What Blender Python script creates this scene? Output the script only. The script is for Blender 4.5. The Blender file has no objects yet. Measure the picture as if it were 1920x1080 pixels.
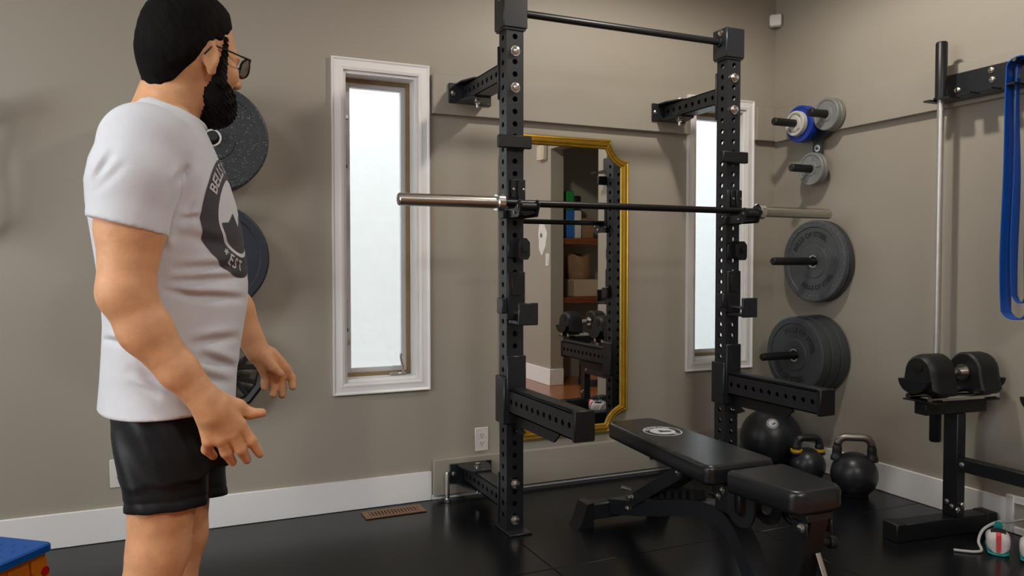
import bpy, bmesh, math, random
import numpy as np
from mathutils import Vector, Matrix
from mathutils.bvhtree import BVHTree

random.seed(4)
scene = bpy.context.scene
COL = scene.collection
PI = math.pi

# ------------------------------------------------------------------ camera
CAM_H = 1.115
YAW, PITCH, FPX = 24.04, -1.79, 1451.9
cam_data = bpy.data.cameras.new('camera')
cam_data.sensor_width = 36.0
cam_data.lens = FPX / 1920 * 36.0
cam_data.clip_start = 0.05
cam = bpy.data.objects.new('camera', cam_data)
cam.location = (0, 0, CAM_H)
cam.rotation_euler = (math.radians(90 + PITCH), 0, math.radians(-YAW))
COL.objects.link(cam)
scene.camera = cam

# ------------------------------------------------------------------ world, view, large lights
world = bpy.data.worlds.new('sky')
scene.world = world
world.use_nodes = True
bg = world.node_tree.nodes['Background']
bg.inputs[0].default_value = (0.94, 0.98, 1.0, 1)
bg.inputs[1].default_value = 4.5
scene.view_settings.view_transform = 'Standard'
scene.view_settings.look = 'None'
scene.view_settings.exposure = 0.0
scene.view_settings.gamma = 1.0
scene.view_settings.use_curve_mapping = False
scene.cycles.max_bounces = 8
scene.cycles.diffuse_bounces = 4
scene.cycles.caustics_reflective = False
scene.cycles.caustics_refractive = False
scene.cycles.sample_clamp_indirect = 6.0

WX = -2.7      # left wall
WY = 3.475     # back wall (the one the rack is bolted to)
RX = 3.205     # right wall
CZ = 2.78      # ceiling
YB = -2.4      # wall behind the camera

def area_light(name, loc, rot, sx, sy, power, color):
    d = bpy.data.lights.new(name, 'AREA')
    d.shape = 'RECTANGLE'; d.size = sx; d.size_y = sy
    d.energy = power; d.color = color
    o = bpy.data.objects.new(name, d)
    o.location = loc; o.rotation_euler = rot
    COL.objects.link(o)
    return o
# daylight coming through the big window of the left wall
area_light('daylight_left_window', (WX - 0.02, 1.25, 1.55), (0, math.radians(-90), 0), 1.35, 2.3, 21, (0.90, 0.96, 1.0))

# ------------------------------------------------------------------ materials
def srgb(r, g, b):
    f = lambda c: (c / 255) / 12.92 if c / 255 <= 0.04045 else ((c / 255 + 0.055) / 1.055) ** 2.4
    return (f(r), f(g), f(b))

MATS = {}
def mat(name, color, rough=0.5, metal=0.0, var=0.0, vscale=6.0, bump=0.0, bscale=60.0, spec=0.5,
        speck=None, coat=0.0, sheen=0.0, stretch=None, sss=0.0):
    if name in MATS: return MATS[name]
    m = bpy.data.materials.new(name); m.use_nodes = True
    nt = m.node_tree; N = nt.nodes; L = nt.links
    p = N['Principled BSDF']
    col = (*color, 1)
    p.inputs['Base Color'].default_value = col
    p.inputs['Roughness'].default_value = rough
    p.inputs['Metallic'].default_value = metal
    p.inputs['Specular IOR Level'].default_value = spec
    p.inputs['Coat Weight'].default_value = coat
    p.inputs['Sheen Weight'].default_value = sheen
    if sss:
        p.inputs['Subsurface Weight'].default_value = sss
        p.inputs['Subsurface Radius'].default_value = (0.012, 0.005, 0.003)
    tc = N.new('ShaderNodeTexCoord')
    src = tc.outputs['Object']
    if stretch:
        mp = N.new('ShaderNodeMapping'); mp.inputs['Scale'].default_value = stretch
        L.new(src, mp.inputs['Vector']); src = mp.outputs['Vector']
    cur = None
    if var:
        n = N.new('ShaderNodeTexNoise'); n.inputs['Scale'].default_value = vscale; n.inputs['Detail'].default_value = 4
        L.new(src, n.inputs['Vector'])
        r = N.new('ShaderNodeValToRGB')
        r.color_ramp.elements[0].position = 0.3; r.color_ramp.elements[1].position = 0.7
        r.color_ramp.elements[0].color = (*[c * (1 - var) for c in color], 1)
        r.color_ramp.elements[1].color = (*[min(1, c * (1 + var)) for c in color], 1)
        L.new(n.outputs['Fac'], r.inputs['Fac']); cur = r.outputs['Color']
    if speck:
        sc, thr, sc_col = speck
        vo = N.new('ShaderNodeTexVoronoi'); vo.inputs['Scale'].default_value = sc
        L.new(src, vo.inputs['Vector'])
        n2 = N.new('ShaderNodeTexNoise'); n2.inputs['Scale'].default_value = sc * 0.35
        L.new(src, n2.inputs['Vector'])
        ml = N.new('ShaderNodeMath'); ml.operation = 'MULTIPLY'
        L.new(n2.outputs['Fac'], ml.inputs[0]); ml.inputs[1].default_value = thr * 2
        lt = N.new('ShaderNodeMath'); lt.operation = 'LESS_THAN'
        L.new(vo.outputs['Distance'], lt.inputs[0]); L.new(ml.outputs[0], lt.inputs[1])
        vc = N.new('ShaderNodeMath'); vc.operation = 'GREATER_THAN'; vc.inputs[1].default_value = 0.62
        sx = N.new('ShaderNodeSeparateColor'); L.new(vo.outputs['Color'], sx.inputs[0]); L.new(sx.outputs[0], vc.inputs[0])
        m2 = N.new('ShaderNodeMath'); m2.operation = 'MULTIPLY'
        L.new(lt.outputs[0], m2.inputs[0]); L.new(vc.outputs[0], m2.inputs[1])
        mx = N.new('ShaderNodeMix'); mx.data_type = 'RGBA'
        L.new(m2.outputs[0], mx.inputs['Factor'])
        if cur: L.new(cur, mx.inputs[6])
        else: mx.inputs[6].default_value = col
        mx.inputs[7].default_value = (*sc_col, 1)
        cur = mx.outputs[2]
    if cur: L.new(cur, p.inputs['Base Color'])
    if bump:
        n = N.new('ShaderNodeTexNoise'); n.inputs['Scale'].default_value = bscale; n.inputs['Detail'].default_value = 3
        L.new(src, n.inputs['Vector'])
        b = N.new('ShaderNodeBump'); b.inputs['Strength'].default_value = bump; b.inputs['Distance'].default_value = 0.004
        L.new(n.outputs['Fac'], b.inputs['Height']); L.new(b.outputs['Normal'], p.inputs['Normal'])
    MATS[name] = m
    return m

M_WALL = mat('taupe_wall_paint', srgb(165, 158.5, 145.5), 0.55, var=0.02, vscale=1.5, bump=0.05, bscale=180)
M_BOARD = mat('taupe_painted_board', srgb(165, 159, 147), 0.45, var=0.02, vscale=3)
M_CEIL = mat('ceiling_paint', srgb(225, 222, 216), 0.8, var=0.01)
M_TRIM = mat('white_trim_paint', srgb(246, 245, 244), 0.35, var=0.012, vscale=4)
M_MAT = mat('black_rubber_mat', (0.0058, 0.0068, 0.0088), 0.25, var=0.2, vscale=2.2, bump=0.015, bscale=350, spec=0.32)
M_BASEF = mat('dark_subfloor', (0.008, 0.008, 0.008), 0.8, var=0.1)
M_WOODF = mat('warm_hardwood', srgb(150, 88, 48), 0.22, var=0.3, vscale=3, stretch=(12, 1, 1))
M_BLK = mat('black_powder_coat', srgb(33, 36, 41), 0.36, var=0.06, vscale=9, bump=0.06, bscale=500, spec=0.5)
M_BLK2 = mat('satin_black_steel', srgb(24, 25, 28), 0.4, var=0.08, vscale=12, spec=0.45)
M_PLAS = mat('black_plastic', srgb(17, 18, 20), 0.5, var=0.06, vscale=14)
M_CHROME = mat('zinc_chrome', (0.72, 0.71, 0.69), 0.2, 1.0, var=0.05, vscale=40)
M_STEEL = mat('brushed_steel', (0.52, 0.50, 0.47), 0.3, 1.0, var=0.06, vscale=18, stretch=(1, 30, 30))
M_SHAFT = mat('black_oxide_shaft', srgb(20, 20, 22), 0.35, 0.3, var=0.1, vscale=40)
M_GOLD = mat('gold_leaf_frame', (0.62, 0.39, 0.055), 0.3, 0.75, var=0.12, vscale=14)
M_RUB = mat('bumper_rubber', srgb(58, 62, 66), 0.5, var=0.08, vscale=10, bump=0.15, bscale=220)
M_RUBS = mat('speckled_bumper_rubber', srgb(76, 80, 83), 0.5, var=0.08, vscale=10, bump=0.15, bscale=220, speck=(150, 0.22, srgb(140, 148, 156)))
M_RUBD = mat('dark_speckled_rubber', srgb(45, 48, 54), 0.5, var=0.08, vscale=10, bump=0.15, bscale=220, speck=(150, 0.22, srgb(150, 156, 164)))
M_RUBN = mat('navy_speckled_rubber', srgb(33, 40, 54), 0.55, var=0.1, vscale=10, bump=0.15, bscale=220, speck=(170, 0.16, srgb(96, 110, 130)))
M_LETT = mat('moulded_lettering', srgb(7, 7, 8), 0.45, var=0.05)
M_VINYL = mat('black_vinyl_pad', srgb(28, 30, 33), 0.30, var=0.05, vscale=5, bump=0.012, bscale=700, spec=0.5)
M_SATIN = mat('satin_grey_steel', (0.62, 0.60, 0.57), 0.42, 0.85, var=0.05, vscale=20)
M_WHITEP = mat('white_print', srgb(205, 208, 212), 0.6, var=0.02)
M_OUTLET = mat('white_outlet_plastic', srgb(228, 224, 220), 0.35, var=0.01)
M_DARK = mat('dark_slot', (0.01, 0.01, 0.01), 0.6, var=0.1)
M_TAN = mat('tan_weatherstrip', srgb(140, 116, 80), 0.5, var=0.1, vscale=20)
M_SASH = mat('grey_white_sash', srgb(200, 200, 200), 0.4, var=0.02)
M_NICK = mat('satin_nickel', (0.55, 0.52, 0.47), 0.32, 1.0, var=0.05)
M_STUC = mat('white_stucco', srgb(196, 197, 198), 0.9, var=0.02, vscale=12, bump=0.6, bscale=14)
M_VENT = mat('brown_metal_vent', srgb(138, 98, 70), 0.42, 0.2, var=0.1, vscale=20)
M_GREYP = mat('grey_cast_iron', srgb(136, 138, 136), 0.5, 0.1, var=0.06, vscale=20)
M_BLUE = mat('blue_rubber', srgb(26, 62, 170), 0.5, var=0.06, vscale=10)
M_WHITER = mat('white_rubber', srgb(214, 212, 206), 0.55, var=0.04, vscale=10)
M_BAND = mat('blue_latex_band', srgb(8, 84, 178), 0.42, var=0.08, vscale=12)
M_STOOLB = mat('blue_stool_plastic', srgb(6, 88, 176), 0.38, var=0.04)
M_STOOLO = mat('orange_stool_plastic', srgb(226, 124, 18), 0.38, var=0.04)
M_STOOLR = mat('red_stool_plastic', srgb(196, 22, 22), 0.38, var=0.04)
M_YEL = mat('yellow_paint', srgb(224, 178, 34), 0.45, var=0.04)
M_KB = mat('matte_black_iron', srgb(36, 38, 42), 0.34, 0.0, var=0.08, vscale=20, bump=0.12, bscale=180)
M_RAWST = mat('bare_steel_handle', (0.30, 0.28, 0.25), 0.4, 1.0, var=0.12, vscale=20)
M_WHITEC = mat('white_cable', srgb(190, 188, 186), 0.5, var=0.02)
M_SHOEW = mat('white_shoe_fabric', srgb(214, 206, 204), 0.7, var=0.04, bump=0.2, bscale=300)
M_SHOER = mat('coral_red_tab', srgb(226, 74, 82), 0.6, var=0.04)
M_SHOET = mat('teal_shoe_trim', srgb(34, 150, 148), 0.6, var=0.05)
M_WHITEG = mat('white_gloss_plastic', srgb(226, 226, 224), 0.3, var=0.01)
M_BEIGE = mat('beige_plastic', srgb(214, 204, 184), 0.5, var=0.02)
M_PATCH = mat('white_wall_filler', srgb(232, 230, 226), 0.8, var=0.05, vscale=20)
M_SHELF = mat('cherry_shelf_wood', srgb(140, 70, 36), 0.45, var=0.2, vscale=6, stretch=(1, 12, 12))
M_CARD = mat('cardboard', srgb(196, 176, 146), 0.8, var=0.05)
M_BROWN = mat('brown_paper', srgb(150, 118, 84), 0.8, var=0.15, vscale=14)
M_GREEN = mat('green_pack', srgb(30, 150, 66), 0.5, var=0.08)
M_PKB = mat('blue_pack', srgb(38, 110, 190), 0.5, var=0.08)
M_SKIN = mat('skin', srgb(208, 154, 112), 0.55, var=0.09, vscale=34, bump=0.2, bscale=130, sss=0.12, spec=0.4)
M_HAIR = mat('black_hair', srgb(19, 16, 16), 0.75, var=0.35, vscale=60, bump=0.4, bscale=260, stretch=(1, 1, 0.35), spec=0.06)
M_BEARD = mat('black_beard', srgb(17, 15, 16), 0.8, var=0.4, vscale=70, bump=0.5, bscale=240, spec=0.18)
M_SHIRT = mat('light_grey_cotton', srgb(203, 205, 210), 0.85, var=0.025, vscale=30, bump=0.18, bscale=420, sheen=0.15)
M_SHORT = mat('black_mesh_short', srgb(15, 16, 20), 0.5, var=0.15, vscale=12, bump=0.12, bscale=500, spec=0.3)
M_PRINT = mat('charcoal_shirt_print', srgb(62, 61, 66), 0.8, var=0.06, vscale=40)
M_LETTW = mat('pale_print_letter', srgb(190, 188, 190), 0.8, var=0.03)
M_LENSF = mat('dark_glasses_frame', srgb(40, 36, 36), 0.3, 0.3, var=0.05)

def glass_mat():
    m = bpy.data.materials.new('window_glass'); m.use_nodes = True
    nt = m.node_tree; N = nt.nodes; L = nt.links
    N.remove(N['Principled BSDF'])
    o = N['Material Output']
    tr = N.new('ShaderNodeBsdfTransparent'); tr.inputs[0].default_value = (0.97, 0.98, 0.98, 1)
    gl = N.new('ShaderNodeBsdfGlossy'); gl.inputs['Roughness'].default_value = 0.02
    fr = N.new('ShaderNodeFresnel'); fr.inputs['IOR'].default_value = 1.45
    ns = N.new('ShaderNodeTexNoise'); ns.inputs['Scale'].default_value = 3
    mr = N.new('ShaderNodeMath'); mr.operation = 'MULTIPLY'; mr.inputs[1].default_value = 0.9
    L.new(fr.outputs[0], mr.inputs[0])
    bp = N.new('ShaderNodeBump'); bp.inputs['Strength'].default_value = 0.01
    L.new(ns.outputs['Fac'], bp.inputs['Height']); L.new(bp.outputs['Normal'], gl.inputs['Normal'])
    mx = N.new('ShaderNodeMixShader')
    L.new(mr.outputs[0], mx.inputs[0]); L.new(tr.outputs[0], mx.inputs[1]); L.new(gl.outputs[0], mx.inputs[2])
    L.new(mx.outputs[0], o.inputs[0])
    return m
M_GLASS = glass_mat()

def mirror_mat():
    m = mat('mirror_silver', (0.86, 0.87, 0.86), 0.012, 1.0, var=0.004, vscale=2)
    return m
M_MIRROR = mirror_mat()

def emit_mat(name, color, strength):
    m = bpy.data.materials.new(name); m.use_nodes = True
    p = m.node_tree.nodes['Principled BSDF']
    p.inputs['Base Color'].default_value = (*color, 1)
    p.inputs['Emission Color'].default_value = (*color, 1)
    p.inputs['Emission Strength'].default_value = strength
    n = m.node_tree.nodes.new('ShaderNodeTexNoise'); n.inputs['Scale'].default_value = 30
    m.node_tree.links.new(n.outputs['Fac'], p.inputs['Roughness'])
    return m

# ------------------------------------------------------------------ mesh helpers
def A(v): return np.array(v, float)
def unit(v):
    v = A(v); return v / np.linalg.norm(v)

class MB:
    """collects shapes; build() links them as one mesh object"""
    def __init__(s): s.v = []; s.f = []; s.n = 0
    def add(s, verts, faces):
        b = s.n
        s.v.extend([tuple(map(float, p)) for p in verts]); s.n += len(verts)
        s.f.extend([tuple(i + b for i in f) for f in faces])
        return s
    def box(s, x0, x1, y0, y1, z0, z1, b=0.0):
        lo = A((min(x0, x1), min(y0, y1), min(z0, z1))); hi = A((max(x0, x1), max(y0, y1), max(z0, z1)))
        if b <= 0:
            v = [(x, y, z) for x in (lo[0], hi[0]) for y in (lo[1], hi[1]) for z in (lo[2], hi[2])]
            return s.add(v, [(0, 1, 3, 2), (4, 6, 7, 5), (0, 4, 5, 1), (2, 3, 7, 6), (0, 2, 6, 4), (1, 5, 7, 3)])
        b = min(b, 0.49 * float((hi - lo).min()))
        idx = {}; v = []
        for sx in (0, 1):
            for sy in (0, 1):
                for sz in (0, 1):
                    for a in range(3):
                        p = []
                        for ax, sg in enumerate((sx, sy, sz)):
                            e = hi[ax] if sg else lo[ax]
                            if ax != a: e += -b if sg else b
                            p.append(e)
                        idx[(sx, sy, sz, a)] = len(v); v.append(p)
        f = []
        for a in range(3):
            o = [i for i in range(3) if i != a]
            for sg in (0, 1):
                q = []
                for c in ((0, 0), (1, 0), (1, 1), (0, 1)):
                    k = [0, 0, 0]; k[a] = sg; k[o[0]] = c[0]; k[o[1]] = c[1]
                    q.append(idx[(*k, a)])
                f.append(q)
        for c in range(3):
            o = [i for i in range(3) if i != c]
            for s0 in (0, 1):
                for s1 in (0, 1):
                    k0 = [0, 0, 0]; k0[o[0]] = s0; k0[o[1]] = s1
                    k1 = list(k0); k1[c] = 1
                    f.append((idx[(*k0, o[0])], idx[(*k0, o[1])], idx[(*k1, o[1])], idx[(*k1, o[0])]))
        for sx in (0, 1):
            for sy in (0, 1):
                for sz in (0, 1):
                    f.append([idx[(sx, sy, sz, a)] for a in range(3)])
        return s.add(v, f)
    def bar(s, p0, p1, w, h, up=(0, 0, 1), b=0.0):
        """rectangular bar from p0 to p1, w wide (side), h tall (up)"""
        p0, p1 = A(p0), A(p1); d = unit(p1 - p0); sd = unit(np.cross(d, A(up))); u = np.cross(sd, d)
        t = MB(); L = np.linalg.norm(p1 - p0); t.box(0, L, -w / 2, w / 2, -h / 2, h / 2, b)
        return s.add([p0 + d * q[0] + sd * q[1] + u * q[2] for q in t.v], t.f)
    def path(s, pts, radii, n=12, caps=True, closed=False):
        pts = [A(p) for p in pts]; m = len(pts)
        if not hasattr(radii, '__len__'): radii = [radii] * m
        v = []; prev = None
        for i in range(m):
            if closed: t = unit(pts[(i + 1) % m] - pts[i - 1])
            else: t = unit(pts[min(i + 1, m - 1)] - pts[max(i - 1, 0)])
            if prev is None:
                a = A((0, 0, 1)) if abs(t[2]) < 0.9 else A((1, 0, 0))
                nrm = unit(np.cross(t, a))
            else: nrm = unit(prev - t * (prev @ t))
            prev = nrm; bn = np.cross(t, nrm)
            for k in range(n):
                an = 2 * PI * k / n
                v.append(pts[i] + radii[i] * (math.cos(an) * nrm + math.sin(an) * bn))
        f = []
        for i in range(m if closed else m - 1):
            j = (i + 1) % m
            for k in range(n): f.append((i * n + k, i * n + (k + 1) % n, j * n + (k + 1) % n, j * n + k))
        if caps and not closed:
            f.append(tuple(range(n))); f.append(tuple((m - 1) * n + k for k in range(n)))
        return s.add(v, f)
    def cyl(s, p0, p1, r, n=20, b=0.0):
        p0, p1 = A(p0), A(p1)
        if b > 0:
            d = unit(p1 - p0)
            return s.path([p0, p0 + d * b, p1 - d * b, p1], [r - b, r, r, r - b], n)
        return s.path([p0, p1], r, n)
    def lathe(s, prof, c=(0, 0, 0), axis='z', n=40, closed=True):
        """prof = [(r, h)], revolved about the axis through c"""
        c = A(c); v = []; m = len(prof)
        ex = {'z': (A((1, 0, 0)), A((0, 1, 0)), A((0, 0, 1))), 'x': (A((0, 1, 0)), A((0, 0, 1)), A((1, 0, 0))),
              '-x': (A((0, 1, 0)), A((0, 0, 1)), A((-1, 0, 0))), '-y': (A((1, 0, 0)), A((0, 0, 1)), A((0, -1, 0)))}[axis]
        for r, h in prof:
            for k in range(n):
                a = 2 * PI * k / n
                v.append(c + ex[0] * (r * math.cos(a)) + ex[1] * (r * math.sin(a)) + ex[2] * h)
        f = []
        for i in range(m if closed else m - 1):
            j = (i + 1) % m
            for k in range(n): f.append((i * n + k, i * n + (k + 1) % n, j * n + (k + 1) % n, j * n + k))
        return s.add(v, f)
    def prism(s, poly, o, u, w, d, t):
        """poly (a,b) -> o + a*u + b*w, extruded by t along d"""
        o, u, w, d = A(o), A(u), A(w), A(d); n = len(poly)
        v = [o + a * u + b * w for a, b in poly] + [o + a * u + b * w + d * t for a, b in poly]
        f = [tuple(range(n)), tuple(range(2 * n - 1, n - 1, -1))]
        for i in range(n): f.append((i, (i + 1) % n, n + (i + 1) % n, n + i))
        return s.add(v, f)
    def ringprism(s, outer, inner, o, u, w, d, t):
        o, u, w, d = A(o), A(u), A(w), A(d); n = len(outer)
        P = lambda q, k: o + q[0] * u + q[1] * w + d * k
        v = [P(q, 0) for q in outer] + [P(q, 0) for q in inner] + [P(q, t) for q in outer] + [P(q, t) for q in inner]
        f = []
        for i in range(n):
            j = (i + 1) % n
            f += [(i, j, n + j, n + i), (2 * n + i, 3 * n + i, 3 * n + j, 2 * n + j), (i, 2 * n + i, 2 * n + j, j), (n + i, n + j, 3 * n + j, 3 * n + i)]
        return s.add(v, f)
    def layers(s, rings, cap=True):
        """stack of closed rings with equal vertex counts"""
        n = len(rings[0]); v = [p for r in rings for p in r]; f = []
        for i in range(len(rings) - 1):
            for k in range(n): f.append((i * n + k, i * n + (k + 1) % n, (i + 1) * n + (k + 1) % n, (i + 1) * n + k))
        if cap: f.append(tuple(range(n))); f.append(tuple((len(rings) - 1) * n + k for k in range(n)))
        return s.add(v, f)
    def holeplate(s, o, u, w, nrm, width, cells, pitch, r, t):
        """plate of cells along u, each with a round hole; o is the middle of its lower end on the outer face"""
        o, u, w, nrm = A(o), A(u), A(w), A(nrm)
        th = math.atan2(width / 2, pitch / 2)
        ang = []
        cs = [th, PI - th, PI + th, 2 * PI - th, 2 * PI + th]
        for i in range(4):
            k = 3 if i % 2 == 0 else 4
            for j in range(k): ang.append(cs[i] + (cs[i + 1] - cs[i]) * j / k)
        n = len(ang); hb = []
        for a in ang:
            c, q = math.cos(a), math.sin(a)
            m = min((pitch / 2) / max(1e-9, abs(c)), (width / 2) / max(1e-9, abs(q)))
            hb.append(((m * c, m * q), (r * c, r * q)))
        for i in range(cells):
            cx = (i + 0.5) * pitch
            P = lambda q, k: o + u * (cx + q[0]) + w * q[1] - nrm * k
            v = [P(b, 0) for b, h in hb] + [P(h, 0) for b, h in hb] + [P(b, t) for b, h in hb] + [P(h, t) for b, h in hb]
            f = []
            for k in range(n):
                j = (k + 1) % n
                f += [(k, j, n + j, n + k), (2 * n + k, 3 * n + k, 3 * n + j, 2 * n + j), (n + k, n + j, 3 * n + j, 3 * n + k)]
            s.add(v, f)
        return s
    def pieces(s, gap):
        """the separate pieces: islands whose boxes come closer than gap stay together"""
        par = list(range(s.n))
        def find(a):
            while par[a] != a: par[a] = par[par[a]]; a = par[a]
            return a
        for f in s.f:
            r = find(f[0])
            for i in f[1:]:
                q = find(i)
                if q != r: par[q] = r
        isl = {}
        for i in range(s.n): isl.setdefault(find(i), []).append(i)
        ids = list(isl); V = np.array(s.v, float)
        lo = [V[isl[k]].min(0) - gap / 2 for k in ids]; hi = [V[isl[k]].max(0) + gap / 2 for k in ids]
        if len(ids) == 1: return [s]
        grp = list(range(len(ids)))
        def fg(a):
            while grp[a] != a: grp[a] = grp[grp[a]]; a = grp[a]
            return a
        for a in range(len(ids)):
            for b in range(a + 1, len(ids)):
                if (lo[a] <= hi[b]).all() and (lo[b] <= hi[a]).all(): grp[fg(b)] = fg(a)
        out = {}; where = {}
        for k, r in enumerate(ids):
            q = out.setdefault(fg(k), MB())
            for i in isl[r]: where[i] = (q, q.n); q.v.append(s.v[i]); q.n += 1
        for f in s.f:
            q = where[f[0]][0]; q.f.append(tuple(where[i][1] for i in f))
        return list(out.values())
    def build(s, name, m, parent=None, angle=40, smooth=True, kind=None, label=None, recalc=True, gap=0.002):
        if parent is not None and gap is not None:
            parts = s.pieces(gap)
            if len(parts) > 1:
                obs = [p.build(name, m, parent, angle, smooth, kind, label, recalc, None) for p in parts]
                return obs[0]
        off = A(parent['_o']) if parent is not None else A((0, 0, 0))
        me = bpy.data.meshes.new(name)
        vv = np.array(s.v, float) - off
        me.from_pydata([tuple(p) for p in vv], [], s.f)
        if recalc:
            b = bmesh.new(); b.from_mesh(me); bmesh.ops.recalc_face_normals(b, faces=b.faces[:]); b.to_mesh(me); b.free()
        return link_mesh(name, me, m, parent, angle, smooth, kind, label)

def link_mesh(name, me, m, parent=None, angle=40, smooth=True, kind=None, label=None):
    me.materials.append(m)
    if smooth:
        for p in me.polygons: p.use_smooth = True
        if angle < 179: me.set_sharp_from_angle(angle=math.radians(angle))
    o = bpy.data.objects.new(name, me); COL.objects.link(o)
    if parent is not None: o.parent = parent
    o['_o'] = list(parent['_o']) if parent is not None else [0.0, 0.0, 0.0]
    if kind: o['kind'] = kind
    if label: o['label'] = label
    return o

def thing(name, label, cat, loc=(0, 0, 0), group=None):
    o = bpy.data.objects.new(name, None); COL.objects.link(o)
    o.empty_display_size = 0.05
    o.location = loc; o['label'] = label; o['category'] = cat; o['_o'] = list(map(float, loc))
    if group: o['group'] = group
    return o
def struct(name, loc=(0, 0, 0)):
    o = bpy.data.objects.new(name, None); COL.objects.link(o); o.empty_display_size = 0.05
    o.location = loc; o['kind'] = 'structure'; o['_o'] = list(map(float, loc))
    return o
def tag(o, label, cat, group=None):
    o['label'] = label; o['category'] = cat
    if group: o['group'] = group
    return o
def inst(src, parent, loc, rot=None, name=None):
    """another piece sharing src's mesh, at a world place"""
    o = src.copy(); COL.objects.link(o)
    if name: o.name = name
    o.parent = parent
    off = A(parent['_o']) if parent is not None else A((0, 0, 0))
    o.location = tuple(A(loc) - off)
    if rot is not None: o.rotation_euler = rot
    return o

def rounded(poly, rs, n=6):
    """round the corners of a 2-D polygon; rs = radius per corner"""
    out = []; m = len(poly)
    for i in range(m):
        p0, p1, p2 = A(poly[i - 1]), A(poly[i]), A(poly[(i + 1) % m])
        r = rs[i] if hasattr(rs, '__len__') else rs
        d0, d1 = unit(p0 - p1), unit(p2 - p1)
        half = math.acos(max(-1, min(1, d0 @ d1))) / 2
        if r <= 0 or half > PI / 2 - 0.01: out.append(tuple(p1)); continue
        c = p1 + unit(d0 + d1) * (r / math.sin(half))
        a = p1 + d0 * (r / math.tan(half)) - c; b = p1 + d1 * (r / math.tan(half)) - c
        for k in range(n + 1):
            q = a * (1 - k / n) + b * (k / n); q = q / np.linalg.norm(q) * r + c
            out.append(tuple(q))
    return out
def circle(n, r, ph=0): return [(r * math.cos(ph + 2 * PI * k / n), r * math.sin(ph + 2 * PI * k / n)) for k in range(n)]
def inset(poly, d):
    """move a convex-ish polygon inwards by d"""
    P = [A(p) for p in poly]; m = len(P); out = []
    c = sum(P) / m
    area = sum(P[i][0] * P[(i + 1) % m][1] - P[(i + 1) % m][0] * P[i][1] for i in range(m))
    sg = 1 if area > 0 else -1
    for i in range(m):
        e0 = P[i] - P[i - 1]; e1 = P[(i + 1) % m] - P[i]
        n0 = unit((-e0[1], e0[0])) if np.linalg.norm(e0) > 1e-9 else A((0, 0))
        n1 = unit((-e1[1], e1[0])) if np.linalg.norm(e1) > 1e-9 else A((0, 0))
        nn = n0 + n1
        if np.linalg.norm(nn) < 1e-9: out.append(tuple(P[i])); continue
        nn = unit(nn); cs = max(0.4, float(nn @ n1))
        out.append(tuple(P[i] + sg * nn * d / cs))
    return out

def text_flat(txt, size, bold=0.0, space=1.0):
    """flat outline of a text as (verts 2-D, faces), centred"""
    cu = bpy.data.curves.new('t', 'FONT'); cu.body = txt; cu.size = size; cu.align_x = 'CENTER'; cu.align_y = 'CENTER'
    cu.resolution_u = 3; cu.offset = bold; cu.space_character = space
    ob = bpy.data.objects.new('t', cu); COL.objects.link(ob)
    dg = bpy.context.evaluated_depsgraph_get()
    me = bpy.data.meshes.new_from_object(ob.evaluated_get(dg))
    v = [(p.co.x, p.co.y) for p in me.vertices]; f = [tuple(p.vertices) for p in me.polygons]
    bpy.data.objects.remove(ob); bpy.data.curves.remove(cu); bpy.data.meshes.remove(me)
    return v, f
def hexbolt(mb, p, d, r, h, washer=True):
    """hex head on a washer, head rising along d from p"""
    p, d = A(p), unit(d)
    if washer: mb.path([p, p + d * h * 0.25], r * 1.28, 16)
    mb.path([p + d * h * 0.25, p + d * h * 0.9, p + d * h], [r, r, r * 0.82], 6)
    return mb

# ================================================================== THE SETTING
# ---- floor: subfloor with single rubber mats laid edge to edge, hardwood beyond
fl = MB(); fl.box(WX, RX + 0.02, YB, WY + 0.14, -0.12, -0.012)
floor = struct('floor')
fl.build('subfloor', M_BASEF, floor)
mx = [WX, -0.66, 1.279, 2.25, RX - 0.001]
my = [1.5, 2.495, WY - 0.001]
g = 0.0013
for i in range(len(mx) - 1):
    for j in range(len(my) - 1):
        q = MB(); q.box(mx[i] + g, mx[i + 1] - g, my[j] + g, my[j + 1] - g, -0.0119, 0.0, 0.0016)
        q.build('rubber_mat', M_MAT, floor)
hw = MB(); hw.box(WX, RX + 0.9, YB, 1.499, -0.011, -0.002)
o = hw.build('floor_hardwood', M_WOODF); o['kind'] = 'structure'

# ---- walls
WT = 0.14
op1 = (0.725, 1.072, 0.578, 1.978)      # window openings x0,x1,z0,z1
op2 = (2.640, 2.990, 0.578, 1.978)
def wall_x(name, y0, y1, x0, x1, ops):
    b = MB(); cx = x0
    for a, c, z0, z1 in sorted(ops):
        b.box(cx, a, y0, y1, -0.1, CZ); b.box(a, c, y0, y1, -0.1, z0); b.box(a, c, y0, y1, z1, CZ); cx = c
    b.box(cx, x1, y0, y1, -0.1, CZ)
    o = b.build(name, M_WALL, smooth=False); o['kind'] = 'structure'; return o
def wall_y(name, x0, x1, y0, y1, ops):
    b = MB(); cy = y0
    for a, c, z0, z1 in sorted(ops):
        b.box(x0, x1, cy, a, -0.1, CZ)
        if z0 > 0: b.box(x0, x1, a, c, -0.1, z0)
        b.box(x0, x1, a, c, z1, CZ); cy = c
    b.box(x0, x1, cy, y1, -0.1, CZ)
    o = b.build(name, M_WALL, smooth=False); o['kind'] = 'structure'; return o
wall_x('wall_back', WY, WY + WT, WX - WT, RX + WT, [op1, op2])
wall_y('wall_right', RX, RX + 0.13, YB, WY, [(0.60, 1.45, 0.0, 2.16)])
wall_y('wall_left', WX - WT, WX, YB, WY, [(0.1, 2.4, 0.85, 2.25)])
wall_x('wall_behind', YB - WT, YB, WX - WT, RX + WT, [])
c = MB(); c.box(WX - WT, RX + 1.1, YB - WT, WY + WT, CZ, CZ + 0.1)
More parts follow.
